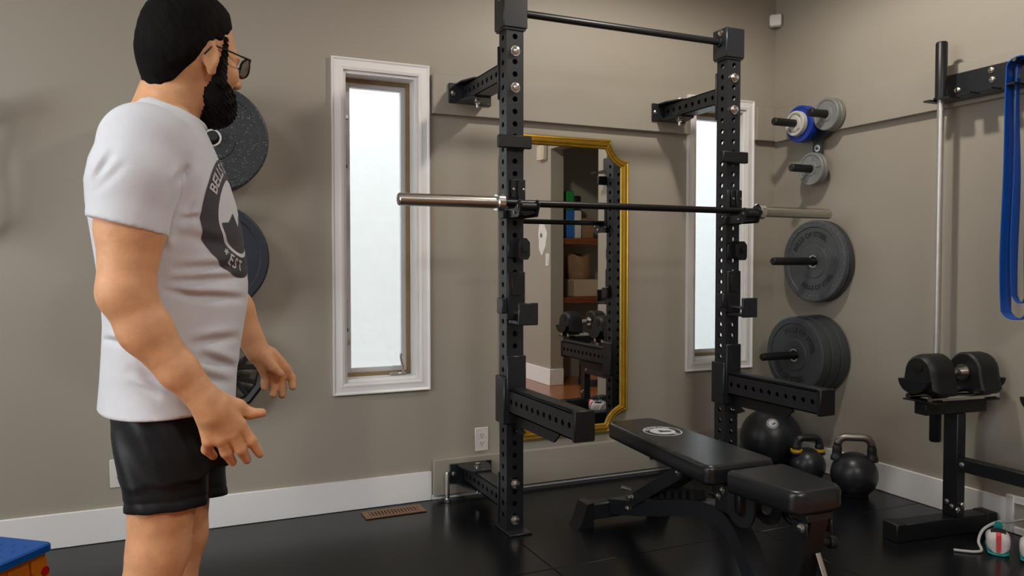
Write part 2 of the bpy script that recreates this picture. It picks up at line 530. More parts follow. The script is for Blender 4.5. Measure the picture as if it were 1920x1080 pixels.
o = c.build('ceiling', M_CEIL, smooth=False); o['kind'] = 'structure'
# closet beyond the doorway of the right wall (seen in the mirror)
n = MB(); n.box(4.1, 4.2, -0.1, 1.75, -0.1, CZ); n.box(RX + 0.131, 4.1, 1.65, 1.75, -0.1, CZ); n.box(RX + 0.131, 4.1, 0.06, 0.16, -0.1, CZ)
o = n.build('wall_closet', M_WALL, smooth=False); o['kind'] = 'structure'

# ---- baseboards and the painted mounting boards
def baseboard(name, pieces):
    s = struct(name)
    for p in pieces:
        b = MB(); b.box(*p, 0.003); b.build('board', M_TRIM, s)
    return s
BH = 0.137
baseboard('baseboard_back', [(WX, 1.131, WY - 0.014, WY - 0.0005, 0.0, BH), (1.131, RX - 0.001, WY - 0.014, WY - 0.0005, 0.0, 0.0235)])
baseboard('baseboard_right', [(RX - 0.014, RX - 0.0005, 2.087, WY - 0.015, 0.0, BH)])
baseboard('baseboard_doorway', [(RX - 0.014, RX - 0.0005, YB, 0.614, -0.002, 0.150), (RX, RX + 0.13, 0.6005, 0.614, -0.002, 0.150)])
baseboard('baseboard_left', [(WX + 0.0005, WX + 0.014, YB, WY - 0.015, 0.0, BH)])

BT = 0.036
b = MB(); b.box(1.136, 2.588, WY - BT, WY - 0.0005, 1.812, 1.996, 0.002)
o = b.build('trim_1', M_BOARD); o['kind'] = 'structure'
b = MB(); b.box(3.046, RX - 0.0005, WY - BT, WY - 0.0005, 1.812, 1.996, 0.002)
o = b.build('trim_2', M_BOARD); o['kind'] = 'structure'
b = MB(); b.box(RX - BT, RX - 0.0005, 1.60, WY - BT - 0.001, 1.806, 1.990, 0.002)
o = b.build('trim_3', M_BOARD); o['kind'] = 'structure'
b = MB(); b.box(1.134, RX - 0.016, WY - BT, WY - 0.0005, 0.024, 0.192, 0.002)
o = b.build('trim_4', M_BOARD); o['kind'] = 'structure'

# ---- the two casement windows
def window(name, op):
    x0, x1, z0, z1 = op
    s = struct(name, (0.5 * (x0 + x1), WY, z0))
    cw = 0.052
    # casing: four mitred boards with a stepped profile
    prof = [(0.0, 0.0), (0.0, 0.014), (0.012, 0.017), (0.024, 0.013), (0.04, 0.013), (0.047, 0.018), (cw, 0.018), (cw, 0.0)]
    cor = [(x0, z0), (x1, z0), (x1, z1), (x0, z1)]
    sg = [(-1, -1), (1, -1), (1, 1), (-1, 1)]
    for i in range(4):
        j = (i + 1) % 4
        ra = [(cor[i][0] + sg[i][0] * a, WY - h, cor[i][1] + sg[i][1] * a) for a, h in prof]
        rb = [(cor[j][0] + sg[j][0] * a, WY - h, cor[j][1] + sg[j][1] * a) for a, h in prof]
        q = MB(); q.layers([ra, rb]); q.build('casing', M_TRIM, s, angle=25)
    def frame(nm, a, t, y0, y1, m, bev=0.002):
        # rectangular frame, outer edge inset a from the opening, bars t wide
        X0, X1, Z0, Z1 = x0 + a, x1 - a, z0 + a, z1 - a
        q = MB()
        q.box(X0, X0 + t, y0, y1, Z0, Z1, bev); q.box(X1 - t, X1, y0, y1, Z0, Z1, bev)
        q.box(X0 + t, X1 - t, y0, y1, Z0, Z0 + t, bev); q.box(X0 + t, X1 - t, y0, y1, Z1 - t, Z1, bev)
        return q.build(nm, m, s)
    frame('jamb', 0.0, 0.014, WY - 0.0005, WY + 0.065, M_TRIM)
    frame('jamb_stop', 0.0, 0.0145, WY + 0.065, WY + 0.085, M_TRIM)
    frame('weatherstrip', 0.012, 0.020, WY + 0.0855, WY + 0.096, M_TAN, 0.001)
    frame('sash', 0.0, 0.052, WY + 0.0965, WY + 0.135, M_SASH)
    q = MB(); q.box(x0 + 0.0522, x1 - 0.0522, WY + 0.112, WY + 0.116, z0 + 0.0522, z1 - 0.0522); q.build('pane', M_GLASS, s)
    # crank operator and latches
    q = MB(); q.box(x1 - 0.125, x1 - 0.045, WY + 0.045, WY + 0.064, z0 + 0.015, z0 + 0.029, 0.004)
    op_ = q.build('crank_base', M_NICK, s)
    q = MB(); cx = x1 - 0.062
    q.path([(cx, WY + 0.05, z0 + 0.028), (cx + 0.002, WY + 0.045, z0 + 0.05), (cx - 0.008, WY + 0.042, z0 + 0.078), (cx - 0.013, WY + 0.042, z0 + 0.1), (cx - 0.009, WY + 0.042, z0 + 0.118)],
           [0.006, 0.0052, 0.0048, 0.0052, 0.0065], 10)
    q.build('crank_handle', M_NICK, s)
    for zz in (z0 + 0.165, z1 - 0.2):
        q = MB(); q.box(x0 + 0.030, x0 + 0.046, WY + 0.088, WY + 0.1, zz, zz + 0.02, 0.002); q.build('latch', M_NICK, s)
    for zz in (z0 + 0.24, z1 - 0.42):
        q = MB(); q.box(x0 + 0.0145, x0 + 0.022, WY + 0.03, WY + 0.05, zz, zz + 0.14, 0.003)
        q.cyl((x0 + 0.02, WY + 0.035, zz - 0.012), (x0 + 0.02, WY + 0.035, zz + 0.004), 0.006, 10); q.build('lock_lever', M_DARK, s)
    return s
window('window_1', op1)
window('window_2', op2)

# neighbouring stucco house wall outside, and ground
b = MB(); b.box(-4, 8, 5.6, 5.75, -0.6, 2.55)
o = b.build('wall_neighbour', M_STUC, smooth=False); o['kind'] = 'structure'
b = MB(); b.box(-4, 8, WY + WT + 0.01, 5.6, -0.7, -0.6)
o = b.build('ground_outside', mat('pale_gravel', srgb(190, 188, 182), 0.9, var=0.2, vscale=30), smooth=False); o['kind'] = 'structure'

b = MB(); b.box(RX + WT + 0.001, 8, WY, WY + WT, -0.6, CZ); b.box(-4, WX - WT - 0.001, WY, WY + WT, -0.6, CZ)
o = b.build('wall_exterior', M_STUC, smooth=False); o['kind'] = 'structure'
# left wall window (outside the picture, it lets the daylight in)
s = struct('window_3', (WX, 1.25, 0.85))
q = MB()
for y0, y1, z0, z1 in ((0.1, 0.15, 0.85, 2.25), (2.35, 2.4, 0.85, 2.25), (0.15, 2.35, 0.85, 0.9), (0.15, 2.35, 2.2, 2.25)):
    q.box(WX - 0.1, WX + 0.012, y0, y1, z0, z1, 0.003)
q.build('window_frame', M_TRIM, s)

# ---- recessed ceiling lights
def potlight(x, y, power, label, rad=0.06):
    t = thing('recessed_ceiling_light', label, 'ceiling light', (x, y, CZ), 'recessed ceiling lights')
    q = MB(); q.lathe([(0.062, -0.0005), (0.085, -0.0005), (0.082, -0.008), (0.066, -0.010)], (x, y, CZ), 'z', 32); q.build('trim_ring', M_WHITEG, t)
    q = MB(); q.path([(x, y, CZ - 0.0045), (x, y, CZ - 0.001)], 0.061, 32); q.build('lens', emit_mat('warm_lamp_lens', (1.0, 0.86, 0.68), 8.0), t)
    d = bpy.data.lights.new('lamp', 'SPOT'); d.energy = power; d.color = (1.0, 0.92, 0.82); d.shadow_soft_size = rad
    d.spot_size = math.radians(172); d.spot_blend = 0.35
    l = bpy.data.objects.new('lamp', d); COL.objects.link(l); l.parent = t; l.location = (0, 0, -0.03)
    return t
potlight(2.10, 2.30, 66, 'round recessed ceiling light between the rack and the right wall')
potlight(2.10, 0.30, 22, 'round recessed ceiling light nearest the closet doorway')
# flat ceiling panels outside the picture
def panel(x, y, power, label):
    t = thing('ceiling_panel_light', label, 'ceiling light', (x, y, CZ), 'ceiling light panels')
    q = MB(); a, b_ = 0.4, 0.37
    for bx in ((-a, a, -a, -b_), (-a, a, b_, a), (-a, -b_, -b_, b_), (b_, a, -b_, b_)): q.box(x + bx[0], x + bx[1], y + bx[2], y + bx[3], CZ - 0.03, CZ - 0.0005, 0.003)
    q.build('panel_frame', M_WHITEG, t)
    q = MB(); q.box(x - b_, x + b_, y - b_, y + b_, CZ - 0.02, CZ - 0.001); q.build('diffuser', emit_mat('panel_diffuser', (0.97, 0.99, 1.0), 3.0), t)
    d = bpy.data.lights.new('lamp', 'AREA'); d.shape = 'SQUARE'; d.size = 0.72; d.energy = power; d.color = (0.97, 0.985, 1.0)
    l = bpy.data.objects.new('lamp', d); COL.objects.link(l); l.parent = t; l.location = (0, 0, -0.035)
panel(-1.45, 0.75, 27, 'flat square ceiling light panel nearest the left window')
panel(0.95, -0.70, 34, 'flat square fill light panel added on the ceiling behind the camera')  # added fill light for rack front and right wall, no such lamp seen

# ---- outlets, sensor, floor vent, wall return panel
def outlet(x, y, z, label):
    t = thing('wall_outlet', label, 'outlet', (x, y, z), 'wall outlets')
    q = MB(); q.box(x - 0.035, x + 0.035, y - 0.006, y - 0.0003, z - 0.0575, z + 0.0575, 0.003); q.build('cover_plate', M_OUTLET, t)
    for dz in (-0.02, 0.02):
        q = MB(); pl = rounded([(-0.017, -0.014), (0.017, -0.014), (0.017, 0.014), (-0.017, 0.014)], 0.008, 4)
        q.prism(pl, (x, y - 0.0075, z + dz), (1, 0, 0), (0, 0, 1), (0, 1, 0), 0.0015)
        sk = q.build('socket', M_OUTLET, t)
        q = MB()
        for dx, hh in ((-0.0065, 0.0085), (0.0065, 0.007)): q.box(x + dx - 0.0012, x + dx + 0.0012, y - 0.0081, y - 0.0074, z + dz + 0.003 - hh / 2, z + dz + 0.003 + hh / 2)
        q.cyl((x, y - 0.0081, z + dz - 0.008), (x, y - 0.0074, z + dz - 0.008), 0.0026, 10)
        q.build('slots', M_DARK, sk)
    return t
outlet(1.387, WY, 0.264, 'white double outlet on the wall left of the rack upright')
outlet(-0.184, WY, 0.272, 'white double outlet half hidden behind the black shorts')

b = MB()
pl = rounded([(-0.034, -0.034), (0.034, -0.034), (0.034, 0.034), (-0.034, 0.034)], 0.012, 5)
ang = math.radians(45); ux = (math.cos(ang), math.sin(ang) * -1, 0)
cx0 = A((3.178, 3.448, 2.492))
nn = A((-math.sin(ang), -math.cos(ang), 0)); uu = A((math.cos(ang), -math.sin(ang), 0))
rg = lambda poly, k: [cx0 + uu * a + A((0, 0, 1)) * bb + nn * k for a, bb in poly]
b.layers([rg(pl, 0.0), rg(pl, 0.02), rg(inset(pl, 0.005), 0.026)])
tag(b.build('motion_sensor', M_WHITEG), 'small white square motion sensor high in the room corner', 'sensor')

t = thing('floor_vent', 'brown slotted floor vent by the baseboard left of the rack', 'vent', (0.918, 3.36, 0))
x0, x1, y0, y1 = 0.78, 1.056, 3.308, 3.411
q = MB()
for bx in ((x0, x1, y0, y0 + 0.022), (x0, x1, y1 - 0.022, y1), (x0, x0 + 0.028, y0 + 0.022, y1 - 0.022), (x1 - 0.028, x1, y0 + 0.022, y1 - 0.022)):
    q.box(*bx, 0.0003, 0.006, 0.002)
q.build('vent_frame', M_VENT, t)
q = MB(); q.box(x0 + 0.028, x1 - 0.028, y0 + 0.022, y1 - 0.022, 0.0003, 0.0012); q.build('vent_throat', M_DARK, t)
ns = 15
q = MB(); q.box(-0.0042, 0.0042, y0 + 0.0222 - 3.3595, y1 - 0.0222 - 3.3595, 0.0014, 0.0052)
me0 = None
for k in range(ns):
    xx = x0 + 0.034 + (x1 - x0 - 0.068) * k / (ns - 1)
    if me0 is None:
        me0 = MB(); me0.v = [(p[0] + 0.918, p[1] + 3.36, p[2]) for p in q.v]; me0.f = q.f; me0.n = q.n
        sl = me0.build('slat', M_VENT, t); sl.location = (xx - 0.918, 0, 0)
    else:
        inst(sl, t, (xx, 3.36, 0))

t = thing('wall_return_panel', 'white framed return panel low on the right wall behind the shoes', 'panel', (RX, 1.86, 0))
q = MB()
for y0, y1, z0, z1 in ((2.05, 2.085, 0, 0.158), (1.66, 1.695, 0, 0.158), (1.695, 2.05, 0.126, 0.158), (1.695, 2.05, 0, 0.03)):
    q.box(RX - 0.022, RX - 0.0005, y0, y1, z0 + 0.0005, z1, 0.003)
q.build('panel_frame', M_TRIM, t)
q = MB(); q.box(RX - 0.012, RX - 0.0006, 1.6955, 2.0495, 0.0305, 0.1255, 0.001); q.build('panel_insert', M_BOARD, t)

# ---- things on the doorway side, seen only in the mirror
t = thing('door_chime', 'beige door chime box high on the wall, seen in the mirror', 'chime', (RX, 0.46, 2.13))
q = MB(); q.box(RX - 0.045, RX - 0.0005, 0.39, 0.53, 2.07, 2.21, 0.008); q.build('cover', M_BEIGE, t)
q = MB(); q.box(RX - 0.049, RX - 0.0452, 0.415, 0.505, 2.095, 2.185, 0.002); q.build('front_panel', M_BEIGE, t)
t = thing('light_switch', 'white light switch plate on the doorway wall, seen in the mirror', 'switch', (RX, 0.54, 1.15))
q = MB(); q.box(RX - 0.006, RX - 0.0005, 0.505, 0.575, 1.095, 1.21, 0.002); q.build('switch_plate', M_OUTLET, t)
q = MB(); q.box(RX - 0.009, RX - 0.0061, 0.527, 0.553, 1.12, 1.185, 0.002); q.build('rocker', M_OUTLET, t)
t = thing('filler_patch', 'white smear of wall filler around a small hole, seen in the mirror', 'patch', (RX, 0.44, 1.35))
pl = []
for k in range(28):
    a = 2 * PI * k / 28; rr = 1 + 0.1 * math.sin(3 * a + 1) + 0.06 * math.sin(7 * a)
    pl.append((0.085 * rr * math.cos(a), 0.15 * rr * math.sin(a)))
q = MB(); q.prism(pl, (RX - 0.003, 0.43, 1.36), (0, 1, 0), (0, 0, 1), (1, 0, 0), 0.0027); q.build('filler', M_PATCH, t)
q = MB(); q.path([(RX - 0.0045, 0.41, 1.38), (RX - 0.0032, 0.41, 1.38)], 0.022, 16); q.build('hole_cover', mat('grey_cover', srgb(110, 106, 98), 0.6, var=0.1), t)

for k, (zz, lb) in enumerate(((0.80, 'lower'), (1.355, 'middle'))):
    t = thing('closet_shelf', 'cherry wood closet shelf, %s one seen in the mirror' % ('lower' if k == 0 else 'upper'), 'shelf', (3.7, 0.32, zz), 'closet shelves')
    q = MB(); q.box(RX + 0.135, 4.098, 0.162, 0.5, zz - 0.03, zz, 0.002); q.build('shelf_board', M_SHELF, t)
    q = MB(); q.box(RX + 0.135, 4.098, 0.48, 0.499, zz - 0.055, zz - 0.0305, 0.002); q.build('shelf_edge', M_SHELF, t)
def pack(name, label, cat, x0, x1, y0, y1, z0, z1, m, m2=None, zs=None):
    t = thing(name, label, cat, ((x0 + x1) / 2, (y0 + y1) / 2, z0))
    q = MB(); q.box(x0, x1, y0, y1, z0 + 0.0005, zs or z1, 0.006); q.build('pack_body', m, t)
    if m2: q = MB(); q.box(x0 + 0.002, x1 - 0.002, y0 + 0.002, y1 - 0.002, (zs or z1) + 0.0005, z1, 0.008); q.build('pack_top', m2, t)
    return t
pack('carton', 'blue carton with a green top on the upper closet shelf', 'carton', 3.44, 3.53, 0.22, 0.46, 1.355, 1.80, M_PKB, M_GREEN, 1.62)
pack('carton', 'white carton beside the blue carton on the closet shelf', 'carton', 3.535, 3.61, 0.22, 0.45, 1.355, 1.76, M_OUTLET, M_PLAS, 1.62)
pack('carton', 'brown carton on the upper closet shelf', 'carton', 3.625, 3.75, 0.22, 0.44, 1.355, 1.55, M_BROWN)
pack('storage_box', 'cream storage box on the lower closet shelf', 'box', 3.52, 3.82, 0.2, 0.47, 0.80, 0.965, M_CARD)
q = MB(); pts = []
rings = []
for zz, ra, rb in ((0.966, 0.10, 0.09), (1.02, 0.115, 0.10), (1.10, 0.12, 0.10), (1.2, 0.125, 0.07)):
    rings.append([(3.64 + ra * math.cos(a) * (1 + 0.06 * math.sin(5 * a)), 0.33 + rb * math.sin(a) * (1 + 0.06 * math.cos(4 * a)), zz + (0.02 * math.sin(3 * a) if zz > 1.15 else 0)) for a in [2 * PI * k / 24 for k in range(24)]])
q.layers(rings); tag(q.build('paper_bag', M_BROWN), 'crumpled brown paper bag standing in the cream storage box', 'bag')
t = thing('trash_can', 'black and steel trash can on the hardwood floor, seen in the mirror', 'bin', (3.62, 0.70, -0.002))
q = MB(); q.lathe([(0.0, 0.0), (0.13, 0.0), (0.15, 0.03), (0.15, 0.5), (0.0, 0.5)], (3.62, 0.70, -0.0015), 'z', 32, closed=False); q.build('can_body', M_CHROME, t)
q = MB(); q.lathe([(0.0, 0.0), (0.154, 0.0), (0.155, 0.04), (0.12, 0.09), (0.0, 0.11)], (3.62, 0.70, 0.4985), 'z', 32, closed=False); q.build('lid', M_PLAS, t)
q = MB(); q.lathe([(0.151, 0.0), (0.158, 0.0), (0.158, 0.06), (0.151, 0.06)], (3.62, 0.70, -0.001), 'z', 32); q.build('base_ring', M_PLAS, t)

# ================================================================== THE RACK
F0, F1 = 2.917, 2.993          # front / back face of the uprights
UL = (1.277, 1.353); UR = (2.403, 2.479)
PT = 0.0508
def square_tube(mb, axis, c0, c1, a0, a1, cells, start, r=0.0095, t=0.005, faces='xyz', pitch=PT):
    pass
def upright(mb, x0, x1):
    xm, ym = (x0 + x1) / 2, (F0 + F1) / 2; w = x1 - x0
    z0 = 0.0382; n = 42
    for o, u, wd, nr in (((xm, F0, z0), (0, 0, 1), (1, 0, 0), (0, -1, 0)), ((xm, F1, z0), (0, 0, 1), (1, 0, 0), (0, 1, 0)),
                         ((x0, ym, z0), (0, 0, 1), (0, 1, 0), (-1, 0, 0)), ((x1, ym, z0), (0, 0, 1), (0, 1, 0), (1, 0, 0))):
        mb.holeplate(o, u, wd, nr, w - 0.0001, n, PT, 0.0115, 0.005)
    mb.box(x0, x1, F0, F1, 0.008, z0)
    return mb
def tube_y(mb, x0, x1, y0, y1, z0, z1, cells, r=0.0112):
    xm, zm = (x0 + x1) / 2, (z0 + z1) / 2; p = (y1 - y0) / cells
    mb.holeplate((x0, y0, zm), (0, 1, 0), (0, 0, 1), (-1, 0, 0), z1 - z0, cells, p, r, 0.005)
    mb.holeplate((x1, y0, zm), (0, 1, 0), (0, 0, 1), (1, 0, 0), z1 - z0, cells, p, r, 0.005)
    mb.box(x0, x1, y0, y1, z1 - 0.005, z1); mb.box(x0, x1, y0, y1, z0, z0 + 0.005)
    return mb

rack = thing('squat_rack', 'black steel squat rack with perforated uprights bolted to the back wall', 'squat rack', (1.878, 2.955, 0))
for (x0, x1) in (UL, UR):
    q = MB(); upright(q, x0, x1); up = q.build('upright', M_BLK, rack, angle=30)
    q = MB()
    q.box(x0 - 0.012, x1 + 0.012, F0 - 0.065, F1 + 0.03, 0.0003, 0.0078, 0.002)
    q.build('base_plate', M_BLK, rack)
    # top bracket box
    q = MB(); q.box(x0 - 0.018, x1 + 0.014, F0 - 0.012, F1 + 0.012, 2.078, 2.215, 0.004)
    q.box(x0 - 0.012, x1 + 0.008, F0 - 0.006, F1 + 0.006, 2.0715, 2.0785)
    tb = q.build('top_bracket', M_BLK, rack)
    q = MB(); s = 1 if x0 < 2 else -1
    xi = x1 + 0.014 if x0 < 2 else x0 - 0.018
    xo = x0 - 0.018 if x0 < 2 else x1 + 0.014
    hexbolt(q, (xi, 2.945, 2.195), (s, 0, 0), 0.011, 0.011); hexbolt(q, (xo, 2.945, 2.205), (-s, 0, 0), 0.011, 0.011)
    q.build('bracket_bolt', M_CHROME, tb)
    # stringers to the wall, upper and lower, each with a wall bracket and hardware
    for zc in (1.91, 0.123):
        q = MB(); tube_y(q, x0, x1, F1 + 0.008, 3.415, zc - 0.038, zc + 0.038, 8); st = q.build('stringer', M_BLK, rack, angle=30)
        q = MB(); q.box(x0 - 0.006, x1 + 0.006, F1, F1 + 0.0078, zc - 0.11, zc + 0.11, 0.002); q.build('end_plate', M_BLK, st)
        q = MB()
        q.box(x0 - 0.068, x1 + 0.068, 3.427, 3.4385, zc - 0.046, zc + 0.046, 0.002)
        pl = [(x0 - 0.034, 3.427), (x1 + 0.034, 3.427), (x1 + 0.034, 3.36), (x1 + 0.002, 3.27), (x0 - 0.002, 3.27), (x0 - 0.034, 3.36)]
        q.prism(pl, (0, 0, zc + 0.0385), (1, 0, 0), (0, 1, 0), (0, 0, 1), 0.007)
        q.prism(pl, (0, 0, zc - 0.0455), (1, 0, 0), (0, 1, 0), (0, 0, 1), 0.007)
        q.build('wall_bracket', M_BLK, st)
        q = MB(); xm = (x0 + x1) / 2
        hexbolt(q, (xm, 3.34, zc + 0.0455), (0, 0, 1), 0.0135, 0.018)
        hexbolt(q, (xm, 3.34, zc - 0.0455), (0, 0, -1), 0.0135, 0.016); q.cyl((xm, 3.34, zc - 0.06), (xm, 3.34, zc - 0.078), 0.0075, 10)
        hexbolt(q, (x0 - 0.05, 3.427, zc), (0, -1, 0), 0.0095, 0.009); hexbolt(q, (x1 + 0.05, 3.427, zc), (0, -1, 0), 0.0095, 0.009)
        q.build('bracket_bolt', M_CHROME, st)
    for zz in (1.986, 1.837, 0.198, 0.047):
        q = MB(); hexbolt(q, ((x0 + x1) / 2, F0, zz), (0, -1, 0), 0.0165, 0.018); q.build('upright_bolt', M_CHROME, rack)
q = MB(); q.cyl((UL[1] + 0.014, 2.955, 2.155), (UR[0] - 0.018, 2.955, 2.155), 0.0155, 20)
q.build('pull_up_bar', M_BLK2, rack)
for x, d in ((UL[1] + 0.014, 1), (UR[0] - 0.018, -1)):
    q = MB(); q.cyl((x, 2.955, 2.155), (x + d * 0.012, 2.955, 2.155), 0.024, 20, 0.002); q.build('bar_flange', M_BLK2, rack)

SIDE = (('left', UL), ('right', UR))
# ---- flat black pads above the barbell
for nm, (x0, x1) in SIDE:
    t = thing('rack_pad', 'flat black pad across the %s upright above the barbell' % nm, 'pad', (x0, F0, 1.6), 'rack pads')
    q = MB(); q.box(x0 - 0.048, x1 + 0.024, F0 - 0.034, F0 - 0.0095, 1.586, 1.638, 0.004); q.build('pad_face', M_PLAS, t)
    q = MB(); q.box(x0 + 0.012, x1 - 0.012, F0 - 0.009, F0 - 0.0005, 1.578, 1.64, 0.002); q.build('pad_plate', M_BLK2, t)
# ---- roller J-cups holding the barbell
BY, BZ = 2.858, 1.360
for nm, (x0, x1) in SIDE:
    t = thing('roller_j_cup', 'black j-cup carrying the barbell on the %s upright' % nm, 'j-cup', (x0, F0, BZ), 'j-cups under the barbell')
    q = MB(); q.box(x0 - 0.004, x1 + 0.004, F0 - 0.010, F0 - 0.0005, 1.30, 1.462, 0.002)
    q.box(x0 - 0.0045, x0 + 0.001, F0 - 0.012, F0 - 0.022, 1.302, 1.46, 0.0015)
    q.build('back_plate', M_BLK2, t)
    q = MB(); q.box(x0 + 0.012, x0 + 0.034, F0 - 0.018, F0 - 0.0105, 1.385, 1.458, 0.002); q.box(x0 + 0.044, x1 + 0.001, F0 - 0.018, F0 - 0.0105, 1.372, 1.459, 0.002); q.build('liner', M_PLAS, t)
    q = MB(); q.box(x0 + 0.004, x1 - 0.004, F0 - 0.125, F0 - 0.0105, 1.312, 1.327, 0.003); q.build('cradle', M_BLK2, t)
    for xx in (x0 + 0.003, x1 + 0.006):
        q = MB(); pl = rounded([(F0 - 0.012, 1.302), (F0 - 0.012, 1.337), (F0 - 0.085, 1.337), (F0 - 0.125, 1.372), (F0 - 0.152, 1.358), (F0 - 0.125, 1.302)], 0.008, 3)
        q.prism(pl, (xx - 0.007, 0, 0), (0, 1, 0), (0, 0, 1), (1, 0, 0), 0.007); q.build('cheek_plate', M_BLK, t)
    q = MB(); q.cyl((x0 + 0.004, F0 - 0.128, 1.343), (x1 - 0.002, F0 - 0.128, 1.343), 0.014, 16, 0.002); q.build('roller', M_PLAS, t)
    q = MB()
    for yy, zz in ((F0 - 0.126, 1.344), (F0 - 0.092, 1.32)):
        hexbolt(q, (x1 + 0.006, yy, zz), (1, 0, 0), 0.0065, 0.006, False); hexbolt(q, (x0 - 0.004, yy, zz), (-1, 0, 0), 0.0065, 0.006, False)
    for xx, zz in ((x0 + 0.023, 1.42), (x1 - 0.008, 1.42)): hexbolt(q, (xx, F0 - 0.018, zz), (0, -1, 0), 0.006, 0.005, False)
    q.build('cup_bolt', M_CHROME, t)
    q = MB(); q.box(x0 - 0.024, x0 - 0.0048, F0 - 0.02, F0 + 0.03, 1.30, 1.335, 0.003); q.build('side_tab', M_BLK2, t)
# ---- small hooks under the j-cups
for nm, (x0, x1) in SIDE:
    t = thing('rack_hook', 'small faceted black hook halfway up the %s upright' % nm, 'hook', (x0, F0, 1.18), 'rack hooks')
    q = MB(); q.box(x0 + 0.002, x0 + 0.05, F0 - 0.012, F0 - 0.0005, 1.14, 1.205, 0.003); q.build('hook_plate', M_BLK2, t)
    q = MB(); pl = rounded([(-0.012, -0.046), (0.026, -0.046), (0.034, -0.03), (0.034, 0.024), (0.018, 0.042), (-0.006, 0.042), (-0.018, 0.026), (-0.018, -0.03)], 0.006, 2)
    q.prism(pl, (x1 - 0.026, F0 - 0.0125, 1.178), (1, 0, 0), (0, 0, 1), (0, -1, 0), 0.035); q.build('hook_arm', M_PLAS, t)
    q = MB(); q.path([(x1 - 0.015, F0 - 0.048, 1.18), (x1 - 0.015, F0 - 0.056, 1.18)], 0.016, 10); q.build('hook_cap', M_PLAS, t)
# ---- lower sandwich J-cups with square front lips
for nm, (x0, x1) in SIDE:
    t = thing('sandwich_j_cup', 'spare black j-cup with a square front lip, low on the %s upright' % nm, 'j-cup', (x0, F0, 0.9), 'spare j-cups')
    q = MB(); q.box(x0 + 0.0, x1 + 0.002, F0 - 0.014, F0 - 0.0005, 0.885, 1.082, 0.003); q.build('back_plate', M_PLAS, t)
    q = MB(); q.box(x0 + 0.016, x1 - 0.016, F0 - 0.018, F0 - 0.0145, 0.985, 1.06, 0.0015); q.build('logo_inset', M_BLK2, t)
    q = MB(); q.box(x0 + 0.002, x1, F0 - 0.105, F0 - 0.0145, 0.872, 0.886, 0.002); q.build('tray', M_BLK2, t)
    q = MB(); q.box(x0 + 0.002, x1 + 0.012, F0 - 0.118, F0 - 0.1055, 0.868, 0.958, 0.003); lp = q.build('front_lip', M_BLK, t)
    q = MB(); q.cyl(((x0 + x1) / 2 + 0.006, F0 - 0.1185, 0.913), ((x0 + x1) / 2 + 0.006, F0 - 0.12, 0.913), 0.006, 12); q.build('lip_hole', M_DARK, lp)
    q = MB(); q.cyl(((x0 + x1) / 2, F0 - 0.1, 0.91), ((x0 + x1) / 2, F0 - 0.0145, 0.91), 0.008, 12); q.build('pin', M_CHROME, t)
    q = MB(); q.box(x0 - 0.026, x0 - 0.0008, F0 - 0.012, F0 + 0.045, 0.91, 0.975, 0.004); q.build('side_tab', M_BLK, t)
# ---- spotter arms
for nm, (x0, x1) in SIDE:
    t = thing('spotter_arm', 'long perforated black spotter arm sticking out from the %s upright' % nm, 'spotter arm', (x0, F0, 0.5), 'spotter arms')
    q = MB(); tube_y(q, x0 + 0.002, x1 - 0.002, 2.352, F0 - 0.016, 0.503, 0.598, 11); q.build('arm_tube', M_BLK, t, angle=30)
    q = MB(); q.box(x0 - 0.001, x1 + 0.004, 2.33, 2.3515, 0.497, 0.606, 0.003); q.build('end_cap', M_BLK2, t)
    q = MB(); q.box(x0 + 0.012, x1 - 0.012, 2.352, F0 - 0.017, 0.5983, 0.606, 0.002); q.build('top_liner', M_PLAS, t)
    q = MB()
    q.box(x0 - 0.004, x1 + 0.006, F0 - 0.0155, F0 - 0.0005, 0.455, 0.735, 0.003)
    q.build('mount_plate', M_BLK, t)
    q = MB(); q.box(x0 - 0.018, x0 - 0.0008, F0 - 0.012, F1 + 0.004, 0.452, 0.648, 0.004); q.build('mount_side', M_BLK, t)
    q = MB(); pl = [(F0 - 0.017, 0.4995), (2.53, 0.4995), (2.515, 0.485), (2.56, 0.448), (F0 - 0.06, 0.448), (F0 - 0.095, 0.43), (F0 - 0.017, 0.40)]
    q.prism(pl, (x0 + 0.034, 0, 0), (0, 1, 0), (0, 0, 1), (1, 0, 0), 0.009); gp = q.build('gusset_plate', M_BLK2, t)
    v, f = text_flat('BOS', 0.032, 0.001)
    q = MB(); q.add([(x0 + 0.0332, 2.77 - a, 0.472 + b) for a, b in v], f); q.build('gusset_lettering', M_BLK, gp, recalc=False, gap=0.03)
    q = MB(); q.cyl((x1 + 0.006, F0 + 0.03, 0.43), (x1 + 0.03, F0 + 0.03, 0.425), 0.009, 12, 0.002); q.cyl(((x0 + x1) / 2, F0 - 0.02, 0.424), ((x0 + x1) / 2 + 0.006, F0 - 0.045, 0.432), 0.006, 10)
    q.build('lock_pin', M_CHROME, t)

